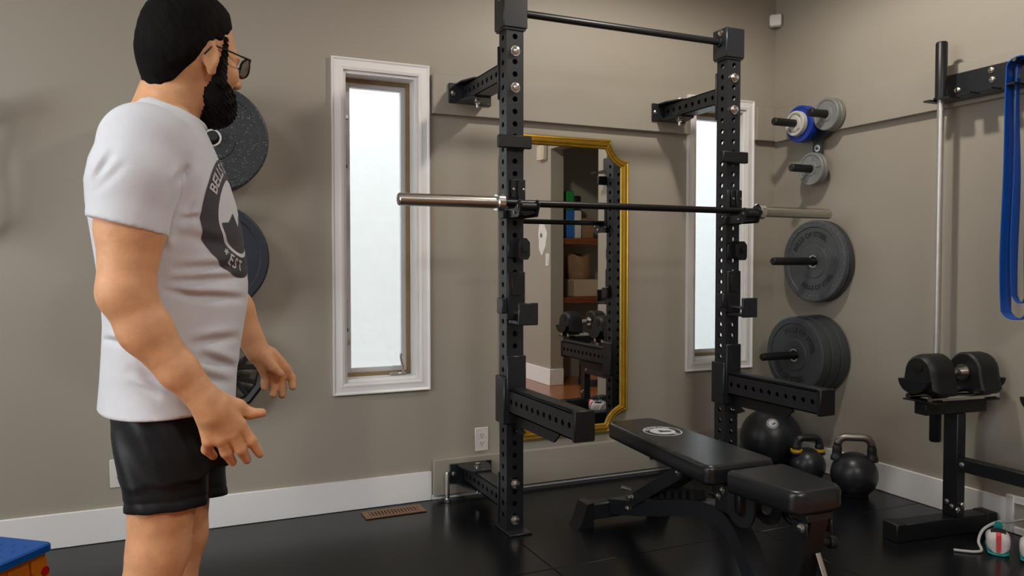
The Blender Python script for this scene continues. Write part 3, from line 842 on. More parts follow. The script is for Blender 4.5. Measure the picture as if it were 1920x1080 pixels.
# ---- barbell
t = thing('barbell', 'barbell with steel sleeves and black shaft resting across the rack', 'barbell', (1.9, BY, BZ))
q = MB(); q.cyl((1.2, BY, BZ), (2.57, BY, BZ), 0.0145, 20); q.build('shaft', M_SHAFT, t)
for a, b_, c0, c1 in ((0.804, 1.204, 1.204, 1.238), (2.985, 2.566, 2.532, 2.566)):
    q = MB(); d = 1 if b_ > a else -1
    q.path([(a, BY, BZ), (a + d * 0.003, BY, BZ), (b_, BY, BZ)], [0.0215, 0.0245, 0.0245], 28); sv = q.build('sleeve', M_STEEL, t)
    q = MB(); q.lathe([(0.006, 0), (0.018, 0), (0.018, 0.0015), (0.006, 0.0015)], (a, BY, BZ), '-x' if d > 0 else 'x', 24); q.build('end_ring', M_CHROME, sv)
    q = MB(); q.path([(c0, BY, BZ), (c0 + 0.004, BY, BZ), (c1 - 0.004, BY, BZ), (c1, BY, BZ)], [0.033, 0.037, 0.037, 0.033], 28); q.build('collar', M_CHROME, t)

# ---- gilt mirror
t = thing('wall_mirror', 'tall wall mirror in a gold frame with scooped corners', 'mirror', (1.85, WY, 0.24))
X0, X1, Z0, Z1 = 1.485, 2.208, 0.238, 1.752
def scoop(d, n=8):
    r = 0.108 + d * 0.8; out = []
    for cx, cz, sx, sz in ((X0, Z0, 1, 1), (X1, Z0, -1, 1), (X1, Z1, -1, -1), (X0, Z1, 1, -1)):
        a0 = math.asin(d / r); pts = []
        for k in range(n + 1):
            a = a0 + (PI / 2 - 2 * a0) * k / n
            pts.append((cx + sx * r * math.sin(a), cz + sz * r * math.cos(a)))
        if (sx, sz) in ((1, 1), (-1, -1)): out += pts
        else: out += pts[::-1]
    return out
prof = [(0.0, 0.0006), (0.0, 0.020), (0.005, 0.027), (0.010, 0.029), (0.015, 0.022), (0.020, 0.022), (0.025, 0.030), (0.030, 0.030), (0.035, 0.021), (0.040, 0.025), (0.045, 0.024), (0.050, 0.016)]
q = MB(); q.layers([[(x, WY - h, z) for x, z in scoop(d)] for d, h in prof], cap=False)
q.build('frame', M_GOLD, t, angle=28)
q = MB(); pl = scoop(0.0495); q.prism(pl, (0, WY - 0.016, 0), (1, 0, 0), (0, 0, 1), (0, 1, 0), 0.014); q.build('mirror_glass', M_MIRROR, t, smooth=False)

# ================================================================== BENCH
BX = 1.757
bench = thing('weight_bench', 'black adjustable weight bench with round white emblem standing in the rack', 'bench', (BX, 2.3, 0))
def pad(name, poly, rs, z_at, th):
    out = rounded(poly, rs, 6)
    P = lambda pl, dz: [(x, y, z_at(y) + dz) for x, y in pl]
    q = MB()
    q.layers([P(inset(out, 0.014), -th), P(inset(out, 0.003), -th + 0.006), P(out, -th + 0.016), P(inset(out, 0.001), -th * 0.5), P(out, -0.016), P(inset(out, 0.004), -0.006), P(inset(out, 0.012), 0.0), P(inset(out, 0.017), 0.0001)])
    return q.build(name, M_VINYL, bench, angle=60)
zb = lambda y: 0.448 + (y - 2.03) * 0.028
bp = pad('back_pad', [(BX - 0.148, 2.035), (BX + 0.148, 2.035), (BX + 0.112, 2.735), (BX - 0.112, 2.735)], [0.035, 0.035, 0.05, 0.03], zb, 0.068)
zs = lambda y: 0.449
pad('seat_pad', [(BX - 0.125, 1.985), (BX - 0.098, 1.69), (BX + 0.098, 1.69), (BX + 0.125, 1.985)], [0.022, 0.05, 0.05, 0.022], zs, 0.072)
# emblem on the back pad
EC = (BX + 0.004, 2.505); q = MB(); ER = 0.076
def on_pad(a, b): return (EC[0] + a, EC[1] + b, zb(EC[1] + b) + 0.0006)
def flat_ring(mb, r0, r1, n=48):
    v = [on_pad(*p) for p in circle(n, r0)] + [on_pad(*p) for p in circle(n, r1)]
    mb.add(v, [(k, (k + 1) % n, n + (k + 1) % n, n + k) for k in range(n)])
flat_ring(q, ER * 0.93, ER)
def arc_text(txt, size, rad, a0, flip=False, bold=0.0008, space=1.0):
    """text bent on a circle; returns 2-D verts"""
    v, f = text_flat(txt, size, bold, space); out = []
    for x, y in v:
        if not flip: a = a0 - x / rad; r = rad + y
        else: a = a0 + x / rad; r = rad - y
        out.append((r * math.cos(a), r * math.sin(a)))
    return out, f
for tx, a0, fl_ in (('BELLS OF STEEL', PI / 2, False), ('EST', -PI / 2 + 0.5, True)):
    v, f = arc_text(tx, 0.019, ER * 0.80, a0, fl_); q.add([on_pad(*p) for p in v], f)
# inner disc with a dark figure left out of it
n = 48; v = [on_pad(*p) for p in circle(n, ER * 0.66)]
fig = [(0.030, -0.020), (0.034, -0.006), (0.022, 0.002), (0.008, 0.004), (0.001, 0.016), (-0.014, 0.018), (-0.008, 0.010), (-0.02, 0.004), (-0.012, -0.001), (-0.024, -0.012), (-0.008, -0.012), (0.012, -0.016)]
ns_ = len(fig)
inner = []
for k in range(n):
    a = 2 * PI * k / n; best = 0.004
    dx, dy = math.cos(a), math.sin(a)
    for i in range(ns_):
        x1_, y1_ = fig[i]; x2_, y2_ = fig[(i + 1) % ns_]
        ex_, ey_ = x2_ - x1_, y2_ - y1_; den = dx * ey_ - dy * ex_
        if abs(den) < 1e-12: continue
        tt = (x1_ * ey_ - y1_ * ex_) / den; ss = (x1_ * dy - y1_ * dx) / den
        if tt > 0 and 0 <= ss <= 1: best = max(best, tt)
    inner.append(on_pad(best * dx, best * dy))
q.add(v + inner, [(k, (k + 1) % n, n + (k + 1) % n, n + k) for k in range(n)])
q.build('emblem', M_WHITEP, bp, smooth=False, gap=None)

# steel frame
def ribbon(mb, pts, w, h, x=BX):
    """rectangular tube following (y,z) points in the plane x"""
    P = [A(p) for p in pts]; m = len(P); rings = []
    for i in range(m):
        t_ = unit(P[min(i + 1, m - 1)] - P[max(i - 1, 0)]); nn_ = A((-t_[1], t_[0]))
        a, b = P[i] + nn_ * h / 2, P[i] - nn_ * h / 2
        rings.append([(x - w / 2, *a), (x + w / 2, *a), (x + w / 2, *b), (x - w / 2, *b)])
    return mb.layers(rings)
def spline(pts, n=6):
    P = [A(p) for p in pts]; out = []
    for i in range(len(P) - 1):
        p0, p1, p2, p3 = P[max(i - 1, 0)], P[i], P[i + 1], P[min(i + 2, len(P) - 1)]
        for k in range(n):
            t_ = k / n
            out.append(0.5 * ((2 * p1) + (-p0 + p2) * t_ + (2 * p0 - 5 * p1 + 4 * p2 - p3) * t_ ** 2 + (-p0 + 3 * p1 - 3 * p2 + p3) * t_ ** 3))
    out.append(P[-1]); return out
q = MB(); ribbon(q, spline([(2.84, 0.075), (2.62, 0.128), (2.40, 0.195), (2.26, 0.232), (2.16, 0.245), (2.08, 0.225), (2.02, 0.165), (1.97, 0.10), (1.915, 0.045), (1.86, 0.03)]), 0.072, 0.06); q.build('main_beam', M_BLK, bench, angle=35)
# rear foot: tube with flared end caps
q = MB(); q.box(BX - 0.12, BX + 0.2, 2.83, 2.895, 0.028, 0.095, 0.004); q.build('rear_foot', M_BLK, bench)
for sx in (-1, 1):
    xe = BX - 0.12 if sx < 0 else BX + 0.2
    q = MB(); pl = [(0.0, 0.0), (0.075, 0.0), (0.062, 0.016), (0.03, 0.10), (0.0, 0.105)]
    q.prism(pl, (xe, 2.82, 0.0003), (sx, 0, 0), (0, 0, 1), (0, 1, 0), 0.085); q.build('foot_cap', M_PLAS, bench)
q = MB(); q.box(BX - 0.18, BX + 0.18, 1.80, 1.865, 0.012, 0.07, 0.004); q.build('front_foot', M_BLK, bench)
for sx in (-1, 1):
    q = MB(); q.box(BX + sx * 0.205, BX + sx * 0.176, 1.795, 1.87, 0.0003, 0.075, 0.004); q.build('foot_cap', M_PLAS, bench)
q = MB(); ribbon(q, [(1.815, 0.07), (1.78, 0.16), (1.742, 0.30), (1.728, 0.36)], 0.068, 0.055); q.build('front_post', M_BLK2, bench)
q = MB(); q.box(BX - 0.052, BX + 0.052, 1.70, 1.762, 0.352, 0.378, 0.003)
for sx in (-1, 1): q.box(BX + sx * 0.045, BX + sx * 0.052, 1.70, 1.762, 0.31, 0.352, 0.002)
q.build('seat_bracket', M_BLK2, bench)
q = MB(); q.cyl((BX - 0.058, 1.72, 0.335), (BX + 0.058, 1.72, 0.335), 0.006, 12); hexbolt(q, (BX - 0.052, 1.72, 0.335), (-1, 0, 0), 0.011, 0.011); hexbolt(q, (BX + 0.052, 1.72, 0.335), (1, 0, 0), 0.009, 0.009); q.build('pivot_bolt', M_CHROME, bench)
q = MB(); q.cyl((BX + 0.035, 1.75, 0.27), (BX + 0.085, 1.75, 0.262), 0.011, 14, 0.002); q.cyl((BX + 0.085, 1.75, 0.262), (BX + 0.112, 1.75, 0.258), 0.019, 16, 0.004); q.build('pop_pin', M_PLAS, bench)
q = MB(); q.path([(BX + 0.012, 1.722, 0.25), (BX + 0.018, 1.70, 0.19), (BX + 0.024, 1.685, 0.10), (BX + 0.024, 1.684, 0.055)], 0.0095, 12); q.build('seat_strut', M_CHROME, bench)
# seat rail + hinge side plates (rounded U with a slot)
q = MB(); q.box(BX - 0.03, BX + 0.03, 1.76, 2.08, 0.3485, 0.3765, 0.004); q.build('seat_rail', M_BLK2, bench)
uo = rounded([(1.925, 0.385), (1.925, 0.252), (2.055, 0.252), (2.055, 0.385)], [0.0, 0.062, 0.062, 0.0], 8)
ui = rounded([(1.962, 0.37), (1.962, 0.285), (2.018, 0.285), (2.018, 0.37)], [0.0, 0.027, 0.027, 0.0], 8)
for sx, dy in ((-0.052, 0.0), (0.046, -0.012)):
    q = MB(); q.ringprism([(a + dy, b) for a, b in uo], [(a + dy, b) for a, b in ui], (BX + sx, 0, 0), (0, 1, 0), (0, 0, 1), (1, 0, 0), 0.008); q.build('hinge_plate', M_BLK, bench)
q = MB(); q.path(spline([(BX + 0.075, 1.96, 0.372), (BX + 0.09, 1.955, 0.31), (BX + 0.10, 1.915, 0.272), (BX + 0.10, 1.86, 0.29), (BX + 0.085, 1.845, 0.35), (BX + 0.078, 1.85, 0.374)], 5), 0.0125, 12); q.build('carry_handle', M_PLAS, bench)
q = MB(); q.box(BX - 0.045, BX + 0.045, 2.0, 2.13, 0.27, 0.372, 0.006); q.build('hinge_block', M_BLK2, bench)
q = MB(); hexbolt(q, (BX - 0.045, 2.085, 0.348), (-1, 0, 0), 0.009, 0.008); hexbolt(q, (BX - 0.045, 2.105, 0.322), (-1, 0, 0), 0.009, 0.008); q.build('hinge_bolt', M_CHROME, bench)
q = MB(); q.box(BX - 0.035, BX + 0.035, 2.14, 2.58, 0.359, 0.383, 0.004); q.build('back_rail', M_BLK2, bench)
q = MB(); q.box(BX - 0.07, BX + 0.07, 2.50, 2.6, 0.3835, 0.394, 0.003); q.build('pad_mount', M_BLK2, bench)
for sx in (-0.042, 0.036):
    q = MB(); q.bar((BX + sx + 0.003, 2.33, 0.352), (BX + sx + 0.003, 2.665, 0.145), 0.006, 0.052, (0, 0, 1), 0.002); q.build('incline_strut', M_BLK, bench)
q = MB(); q.cyl((BX - 0.062, 2.655, 0.165), (BX + 0.06, 2.655, 0.165), 0.0085, 12); q.cyl((BX - 0.085, 2.66, 0.21), (BX - 0.05, 2.645, 0.2), 0.008, 12); q.build('ladder_pin', M_STEEL, bench)
q = MB(); hexbolt(q, (BX - 0.043, 2.34, 0.345), (-1, 0, 0), 0.009, 0.008); hexbolt(q, (BX - 0.046, 2.64, 0.17), (-1, 0, 0), 0.010, 0.009); hexbolt(q, (BX - 0.037, 2.69, 0.108), (-1, 0, 0), 0.010, 0.009); q.build('strut_bolt', M_CHROME, bench)
q = MB()
for k in range(7):
    yy = 2.26 + k * 0.047; zz = 0.262 - (yy - 2.26) * 0.245
    q.prism([(yy, zz), (yy + 0.036, zz - 0.008), (yy + 0.03, zz + 0.022), (yy + 0.012, zz + 0.03)], (BX - 0.026, 0, 0), (0, 1, 0), (0, 0, 1), (1, 0, 0), 0.052)
q.build('ladder_teeth', M_BLK2, bench)

# ================================================================== WEIGHT PLATES ON WALL PEGS
def on_face(c, axis, h):
    if axis == '-x': return lambda a, b: (c[0] - h, c[1] - a, c[2] + b)
    return lambda a, b: (c[0] + a, c[1] - h, c[2] + b)
def bumper(label, c, axis, dia, th, m, group, text=None, rot=0.0, ring=True):
    R = dia / 2; hub = R * 0.40
    t = thing('bumper_plate', label, 'weight plate', c, group)
    q = MB(); q.lathe([(0.026, 0.0), (R - 0.006, 0.0), (R, 0.006), (R, th - 0.008), (R - 0.002, th - 0.003), (R - 0.008, th), (R - 0.034, th), (R - 0.038, th - 0.004), (hub + 0.004, th - 0.004), (hub, th - 0.001), (0.036, th - 0.001), (0.0345, th - 0.003), (0.026, th - 0.003)], c, axis, 64)
    q.build('rubber_disc', m, t, angle=25)
    if ring:
        q = MB(); q.lathe([(0.0262, th - 0.006), (0.034, th - 0.006), (0.034, th + 0.0006), (0.0262, th + 0.0006)], c, axis, 32); q.build('steel_insert', M_CHROME, t)
    if text:
        q = MB(); P = on_face(c, axis, th - 0.0032)
        for tx, a0, fl_, sz in text:
            v, f = arc_text(tx, sz, R * 0.65, a0 + rot, fl_, 0.0012); q.add([P(*p) for p in v], f)
        q.build('lettering', M_LETT, t, recalc=False, smooth=False, gap=0.03)
    return t
TX = [('BELLS OF STEEL', PI * 0.5, False, 0.038), ('BELLS OF STEEL', -PI * 0.5, True, 0.038)]
TX2 = [('BELLS OF STEEL', PI * 0.5, False, 0.038), ('BELLS OF STEEL', -PI * 0.5, True, 0.034)]
GR = 'bumper plates on the right wall'; GL = 'bumper plates on the left pegs'

def peg(parent, c, axis, L, r=0.0205):
    q = MB(); d = A((-1, 0, 0)) if axis == '-x' else A((0, -1, 0)); c = A(c)
    q.path([c, c + d * (L - 0.004), c + d * L], [r, r, r - 0.004], 20); q.build('peg', M_BLK2, parent)
    q = MB(); o_ = d * 0.006
    if axis == '-x': q.box(c[0] - 0.0065, c[0], c[1] - 0.035, c[1] + 0.035, c[2] - 0.05, c[2] + 0.05, 0.002)
    else: q.box(c[0] - 0.035, c[0] + 0.035, c[1] - 0.0065, c[1], c[2] - 0.05, c[2] + 0.05, 0.002)
    q.build('peg_flange', M_BLK2, parent)
WF = RX - 0.0006
# right wall, lower two pegs
P3 = (3.102, 1.128); P4 = (3.112, 0.634)
t = thing('plate_peg', 'black wall peg through the speckled bumper plates on the right wall', 'peg', (RX, *P3), 'wall pegs'); peg(t, (WF, *P3), '-x', RX - 2.855)
bumper('speckled black bumper plate on the right wall, front one under the barbell end', (3.164, *P3), '-x', 0.436, 0.034, M_RUBS, GR, TX2, 0.25)
bumper('plain black bumper plate against the wall behind the speckled one', (3.1975, *P3), '-x', 0.434, 0.0325, M_RUB, GR)
t = thing('plate_peg', 'black wall peg through the three bumper plates above the right spotter arm', 'peg', (RX, *P4), 'wall pegs'); peg(t, (WF, *P4), '-x', RX - 2.80)
bumper('black bumper plate with moulded letters, front one above the right spotter arm', (3.074, *P4), '-x', 0.406, 0.060, M_RUB, GR, TX, -0.45)
bumper('black bumper plate in the middle of the three above the right spotter arm', (3.135, *P4), '-x', 0.412, 0.060, M_RUB, GR)
bumper('black bumper plate nearest the wall of the three above the right spotter arm', (3.1965, *P4), '-x', 0.416, 0.0605, M_RUB, GR)
# left column behind the person
L1 = (0.17, 1.607); L2 = (0.168, 1.139); L3 = (0.205, 0.672)
for k, (x, z) in enumerate((L1, L2, L3)):
    t = thing('plate_peg', ('black wall peg of the top bumper plate behind the beard', 'black wall peg of the navy bumper plate behind the chest', 'black wall peg of the spoked plate behind the hands')[k], 'peg', (x, WY, z), 'wall pegs')
    peg(t, (x, WY - 0.0006, z), '-y', (0.27, 0.235, 0.17)[k], 0.021)
bumper('speckled black bumper plate hung highest on the back wall, beside the beard', (L1[0], 3.318, L1[1]), '-y', 0.424, 0.068, M_RUBD, GL)
bumper('plain black bumper plate behind the highest speckled one on the back wall', (L1[0], 3.3875, L1[1]), '-y', 0.424, 0.068, M_RUB, GL)
bumper('navy speckled bumper plate on the back wall behind the chest', (L2[0], 3.352, L2[1]), '-y', 0.434, 0.062, M_RUBN, GL)
bumper('plain black bumper plate behind the navy one on the back wall', (L2[0], 3.4155, L2[1]), '-y', 0.434, 0.062, M_RUB, GL)
# spoked plate
t = thing('spoked_plate', 'open spoked black plate on the back wall behind the hands', 'weight plate', (L3[0], 3.40, L3[1]))
C3 = (L3[0], 3.44, L3[1]); R3 = 0.175
q = MB(); q.lathe([(R3 - 0.03, 0.0), (R3, 0.0), (R3, 0.06), (R3 - 0.012, 0.068), (R3 - 0.03, 0.06)], C3, '-y', 14); q.build('rim', M_BLK2, t, angle=15)
q = MB(); q.lathe([(0.026, 0.0), (0.062, 0.0), (0.055, 0.075), (0.026, 0.075)], C3, '-y', 24); q.build('hub', M_BLK2, t)
for k in range(7):
    a = 2 * PI * k / 7 + 0.3
    for da in (-0.24, 0.24):
        q = MB(); q.bar((C3[0] + 0.05 * math.cos(a), C3[1] - 0.045, C3[2] + 0.05 * math.sin(a)), (C3[0] + (R3 - 0.01) * math.cos(a + da), C3[1] - 0.045, C3[2] + (R3 - 0.01) * math.sin(a + da)), 0.022, 0.014, (0, 1, 0), 0.003)
        q.build('spoke', M_BLK2, t)

# ---- small plate tree high on the right wall
pA = (3.192, 1.866); pB = (3.008, 1.886); pC = (3.115, 1.617)
XB = RX - BT - 0.0006     # face of the painted board
t = thing('plate_tree', 'black wall bracket with three pegs for the small plates', 'plate holder', (RX, 3.1, 1.75))
yb = 3.112
pl = rounded([(3.245, 1.94), (3.21, 1.80), (yb + 0.033, 1.77), (yb + 0.033, 1.56), (yb - 0.033, 1.56), (yb - 0.033, 1.77), (2.99, 1.82), (2.97, 1.93), (3.05, 1.94), (yb, 1.87), (3.17, 1.94)], 0.012, 3)
q = MB(); q.prism(pl, (XB - 0.006, 0, 0), (0, 1, 0), (0, 0, 1), (1, 0, 0), 0.006); br = q.build('bracket', M_BLK, t)
q = MB(); q.path([(XB - 0.0075, yb, 1.728), (XB - 0.0062, yb, 1.728)], 0.019, 20); lg = q.build('bracket_emblem', M_WHITEP, br)
q = MB(); q.prism([(-0.012, -0.004), (0.004, -0.008), (0.014, 0.0), (0.002, 0.003), (-0.004, 0.011), (-0.009, 0.004)], (XB - 0.0082, yb, 1.727), (0, -1, 0), (0, 0, 1), (1, 0, 0), 0.0006); q.build('emblem_figure', M_BLK2, br)
for (y, z), x in ((pA, 2.935), (pB, 3.0), (pC, 2.983)):
    q = MB(); q.path([(XB - 0.0062, y, z), (x + 0.004, y, z), (x, y, z)], [0.0205, 0.0205, 0.017], 20); q.build('peg', M_PLAS, t)
def small_plate(label, c, dia, th, m, spokes=0, ringtext=False):
    R = dia / 2
    t = thing('change_plate', label, 'weight plate', c, 'small plates on the wall bracket')
    q = MB(); q.lathe([(0.0215, 0.0), (R - 0.003, 0.0), (R, 0.003), (R, th - 0.003), (R - 0.003, th), (R - 0.012, th), (R - 0.015, th - 0.004), (0.04, th - 0.004), (0.037, th), (0.0215, th)], c, '-x', 48); q.build('disc', m, t, angle=25)
    if spokes:
        for k in range(spokes):
            a = 2 * PI * k / spokes + 0.5
            q = MB(); q.bar((c[0] - th + 0.003, c[1] + 0.036 * math.cos(a), c[2] + 0.036 * math.sin(a)), (c[0] - th + 0.003, c[1] + (R - 0.013) * math.cos(a), c[2] + (R - 0.013) * math.sin(a)), 0.005, 0.006, (1, 0, 0), 0.001); q.build('rib', m, t)
    if ringtext:
        q = MB()
        for tx, a0, fl_ in (('BELLS OF STEEL', PI / 2, False), ('BELLS OF STEEL', -PI / 2, True)):
            v, f = arc_text(tx, 0.013, R * 0.72, a0, fl_, 0.0003); P = on_face(c, '-x', th - 0.0035); q.add([P(*p) for p in v], f)
        q.build('lettering', M_LETT, t, recalc=False, smooth=False, gap=0.03)
    return t
X8 = XB - 0.007
small_plate('grey iron plate on the upper right peg of the wall bracket, front one', (X8 - 0.027, *pB), 0.166, 0.026, M_GREYP, 0)
small_plate('grey iron plate against the bracket on the upper right peg', (X8, *pB), 0.166, 0.026, M_GREYP)
small_plate('blue rubber plate on the upper left peg behind the white one', (X8, *pA), 0.195, 0.052, M_BLUE)
small_plate('small white rubber plate in front of the blue one', (X8 - 0.053, *pA), 0.132, 0.032, M_WHITER, 0, True)
small_plate('grey spoked iron plate on the lowest peg of the wall bracket, front one', (X8 - 0.023, *pC), 0.172, 0.022, M_GREYP, 5)
small_plate('grey iron plate against the bracket on the lowest peg', (X8, *pC), 0.172, 0.022, M_GREYP)

# ================================================================== RIGHT WALL: RAIL, HANGING BAR, BANDS
VY, VX = 2.343, 3.092
rail = thing('wall_rail', 'long black wall rail with slotted shelf for hanging bars', 'rail', (RX, 2.0, 1.88))
q = MB(); q.box(XB - 0.008, XB, 1.60, 2.392, 1.826, 1.945, 0.002); q.build('back_plate', M_BLK, rail)
slots = [VY - 0.092 * k for k in range(8)]
q = MB(); xo_, xi_, sw = 3.045, XB - 0.009, 0.0165
q.box(3.108, xi_, 1.60, 2.392, 1.822, 1.829)
edges = [2.392] + [e for s_ in slots for e in (s_ + sw, s_ - sw)] + [1.60]
for k in range(0, len(edges) - 1, 2):
    if edges[k] - edges[k + 1] > 0.004: q.box(xo_, 3.108, edges[k + 1], edges[k], 1.822, 1.829)
q.build('slotted_shelf', M_BLK, rail)
q = MB()
for yy, zz in ((2.315, 1.872), (2.165, 1.925), (2.16, 1.885), (2.0, 1.93), (1.99, 1.87), (1.83, 1.925), (1.68, 1.88)):
    hexbolt(q, (XB - 0.008, yy, zz), (-1, 0, 0), 0.0105, 0.010)
q.build('rail_bolt', M_CHROME, rail)
q = MB()
for k in range(9): q.path([(XB - 0.0092, 2.33 - k * 0.085, 1.852), (XB - 0.0082, 2.33 - k * 0.085, 1.852)], 0.0085, 12)
q.build('rail_hole', M_DARK, rail)
q = MB(); q.path([(XB - 0.008, 1.985, 1.905), (3.06, 1.985, 1.905), (3.03, 1.985, 1.912)], 0.008, 12); q.build('band_hook', M_BLK2, rail)

t = thing('hanging_barbell', 'thin chrome bar with black sleeves hanging upright on the right wall', 'barbell', (VX, VY, 0.33))
q = MB(); q.path([(VX, VY, 1.8295), (VX, VY, 1.838), (VX, VY, 1.838), (VX, VY, 2.072), (VX, VY, 2.078)], [0.03, 0.03, 0.0242, 0.0242, 0.021], 24); q.build('sleeve', M_BLK2, t)
q = MB(); q.cyl((VX, VY, 0.60), (VX, VY, 1.83), 0.0145, 20); q.build('shaft', M_SATIN, t)
q = MB(); q.path([(VX, VY, 0.33), (VX, VY, 0.336), (VX, VY, 0.585), (VX, VY, 0.585), (VX, VY, 0.61)], [0.02, 0.0242, 0.0242, 0.031, 0.031], 24); q.build('sleeve', M_BLK2, t)

def band(name, label, x0, ya, yb_, zt, zb_, w, seed):
    rnd = random.Random(seed); pts = []
    n = 14
    ph = rnd.random() * 6
    for k in range(n + 1):
        f_ = k / n; pts.append((ya + 0.006 * math.sin(ph + 7 * f_) + 0.010 * math.sin(PI * f_), zt - 0.03 - (zt - zb_ - 0.06) * f_))
    for k in range(1, 7): a = PI * k / 7; pts.append(((ya + yb_) / 2 + (ya - yb_) / 2 * math.cos(a), zb_ + 0.03 - 0.03 * math.sin(a)))
    for k in range(n + 1):
        f_ = 1 - k / n; pts.append((yb_ + 0.006 * math.sin(ph + 2 + 6 * f_) - 0.008 * math.sin(PI * f_), zt - 0.03 - (zt - zb_ - 0.06) * f_))
    for k in range(1, 7): a = PI * k / 7; pts.append(((ya + yb_) / 2 - (ya - yb_) / 2 * math.cos(a), zt - 0.03 + 0.03 * math.sin(a)))
    m = len(pts); v = []; th_ = 0.0042
    for i in range(m):
        t_ = unit(A(pts[(i + 1) % m]) - A(pts[i - 1])); nn_ = A((-t_[1], t_[0]))
        tw = 0.35 * math.sin(ph + i * 0.35)
        for sx, sn in ((-1, -1), (1, -1), (1, 1), (-1, 1)):
            y = pts[i][0] + nn_[0] * th_ / 2 * sn + 0.012 * sx * tw; z = pts[i][1] + nn_[1] * th_ / 2 * sn
            v.append((x0 + sx * w / 2, y, z))
    f = []
    for i in range(m):
        j = (i + 1) % m
        for k in range(4): f.append((i * 4 + k, i * 4 + (k + 1) % 4, j * 4 + (k + 1) % 4, j * 4 + k))
    q = MB(); q.add(v, f)
    return tag(q.build(name, M_BAND, angle=50), label, 'band', 'resistance bands on the rail')
band('resistance_band', 'wide blue resistance band hanging in a loop from the wall rail, outer one', 3.075, 2.022, 1.935, 1.925, 0.895, 0.062, 3)
band('resistance_band', 'blue resistance band hanging inside the wider blue loop', 3.088, 1.998, 1.955, 1.919, 0.96, 0.034, 8)

# ================================================================== DUMBBELL STAND
st = thing('dumbbell_stand', 'black steel dumbbell stand with two posts along the right wall', 'stand', (2.96, 1.8, 0))
def stand_end(y, xf=2.655):
    q = MB(); q.bar((xf, y + 0.035, 0.036), (3.165, y - 0.02, 0.036), 0.072, 0.071, (0, 0, 1), 0.003); q.build('foot', M_BLK2, st)
    q = MB()
    q.bar((xf - 0.007, y + 0.036, 0.037), (xf + 0.045, y + 0.0305, 0.037), 0.078, 0.0735, (0, 0, 1), 0.003); q.bar((3.12, y - 0.0155, 0.037), (3.172, y - 0.021, 0.037), 0.078, 0.0735, (0, 0, 1), 0.003); q.build('foot_cap', M_PLAS, st)
    q = MB(); q.box(2.948, 3.0, y - 0.032, y + 0.032, 0.072, 0.50, 0.003); q.build('post', M_BLK2, st)
    q = MB(); q.bar((2.795, y + 0.022, 0.528), (3.115, y - 0.012, 0.528), 0.062, 0.054, (0, 0, 1), 0.003); q.build('top_arm', M_BLK2, st)
    q = MB()
    for a, b_ in ((2.955, 0.105), (2.985, 0.122)): hexbolt(q, (a - 0.0, y - 0.032, b_), (0, -1, 0), 0.009, 0.008)
    hexbolt(q, (2.948, y + 0.01, 0.13), (-1, 0, 0), 0.008, 0.007); hexbolt(q, (2.948, y - 0.012, 0.115), (-1, 0, 0), 0.008, 0.007)
    q.build('post_bolt', M_CHROME, st)
    for dy in (-0.045, 0.055):
        q = MB(); q.cyl((2.78, y + dy + 0.012, 0.572), (3.14, y + dy - 0.02, 0.572), 0.0125, 14); q.build('cradle_rod', M_CHROME, st)
    q = MB(); q.box(2.77, 2.84, y - 0.07, y + 0.085, 0.556, 0.562, 0.001); q.box(3.07, 3.13, y - 0.085, y + 0.065, 0.556, 0.562, 0.001); q.build('cradle_plate', M_PLAS, st)
stand_end(2.165); stand_end(1.66, 2.76)
q = MB(); q.box(2.945, 2.99, 1.6925, 2.1325, 0.268, 0.322, 0.003); q.build('cross_bar', M_BLK2, st)
q = MB(); hexbolt(q, (2.945, 2.11, 0.298), (-1, 0, 0), 0.009, 0.008); hexbolt(q, (2.945, 1.72, 0.298), (-1, 0, 0), 0.009, 0.008); q.build('cross_bolt', M_CHROME, st)

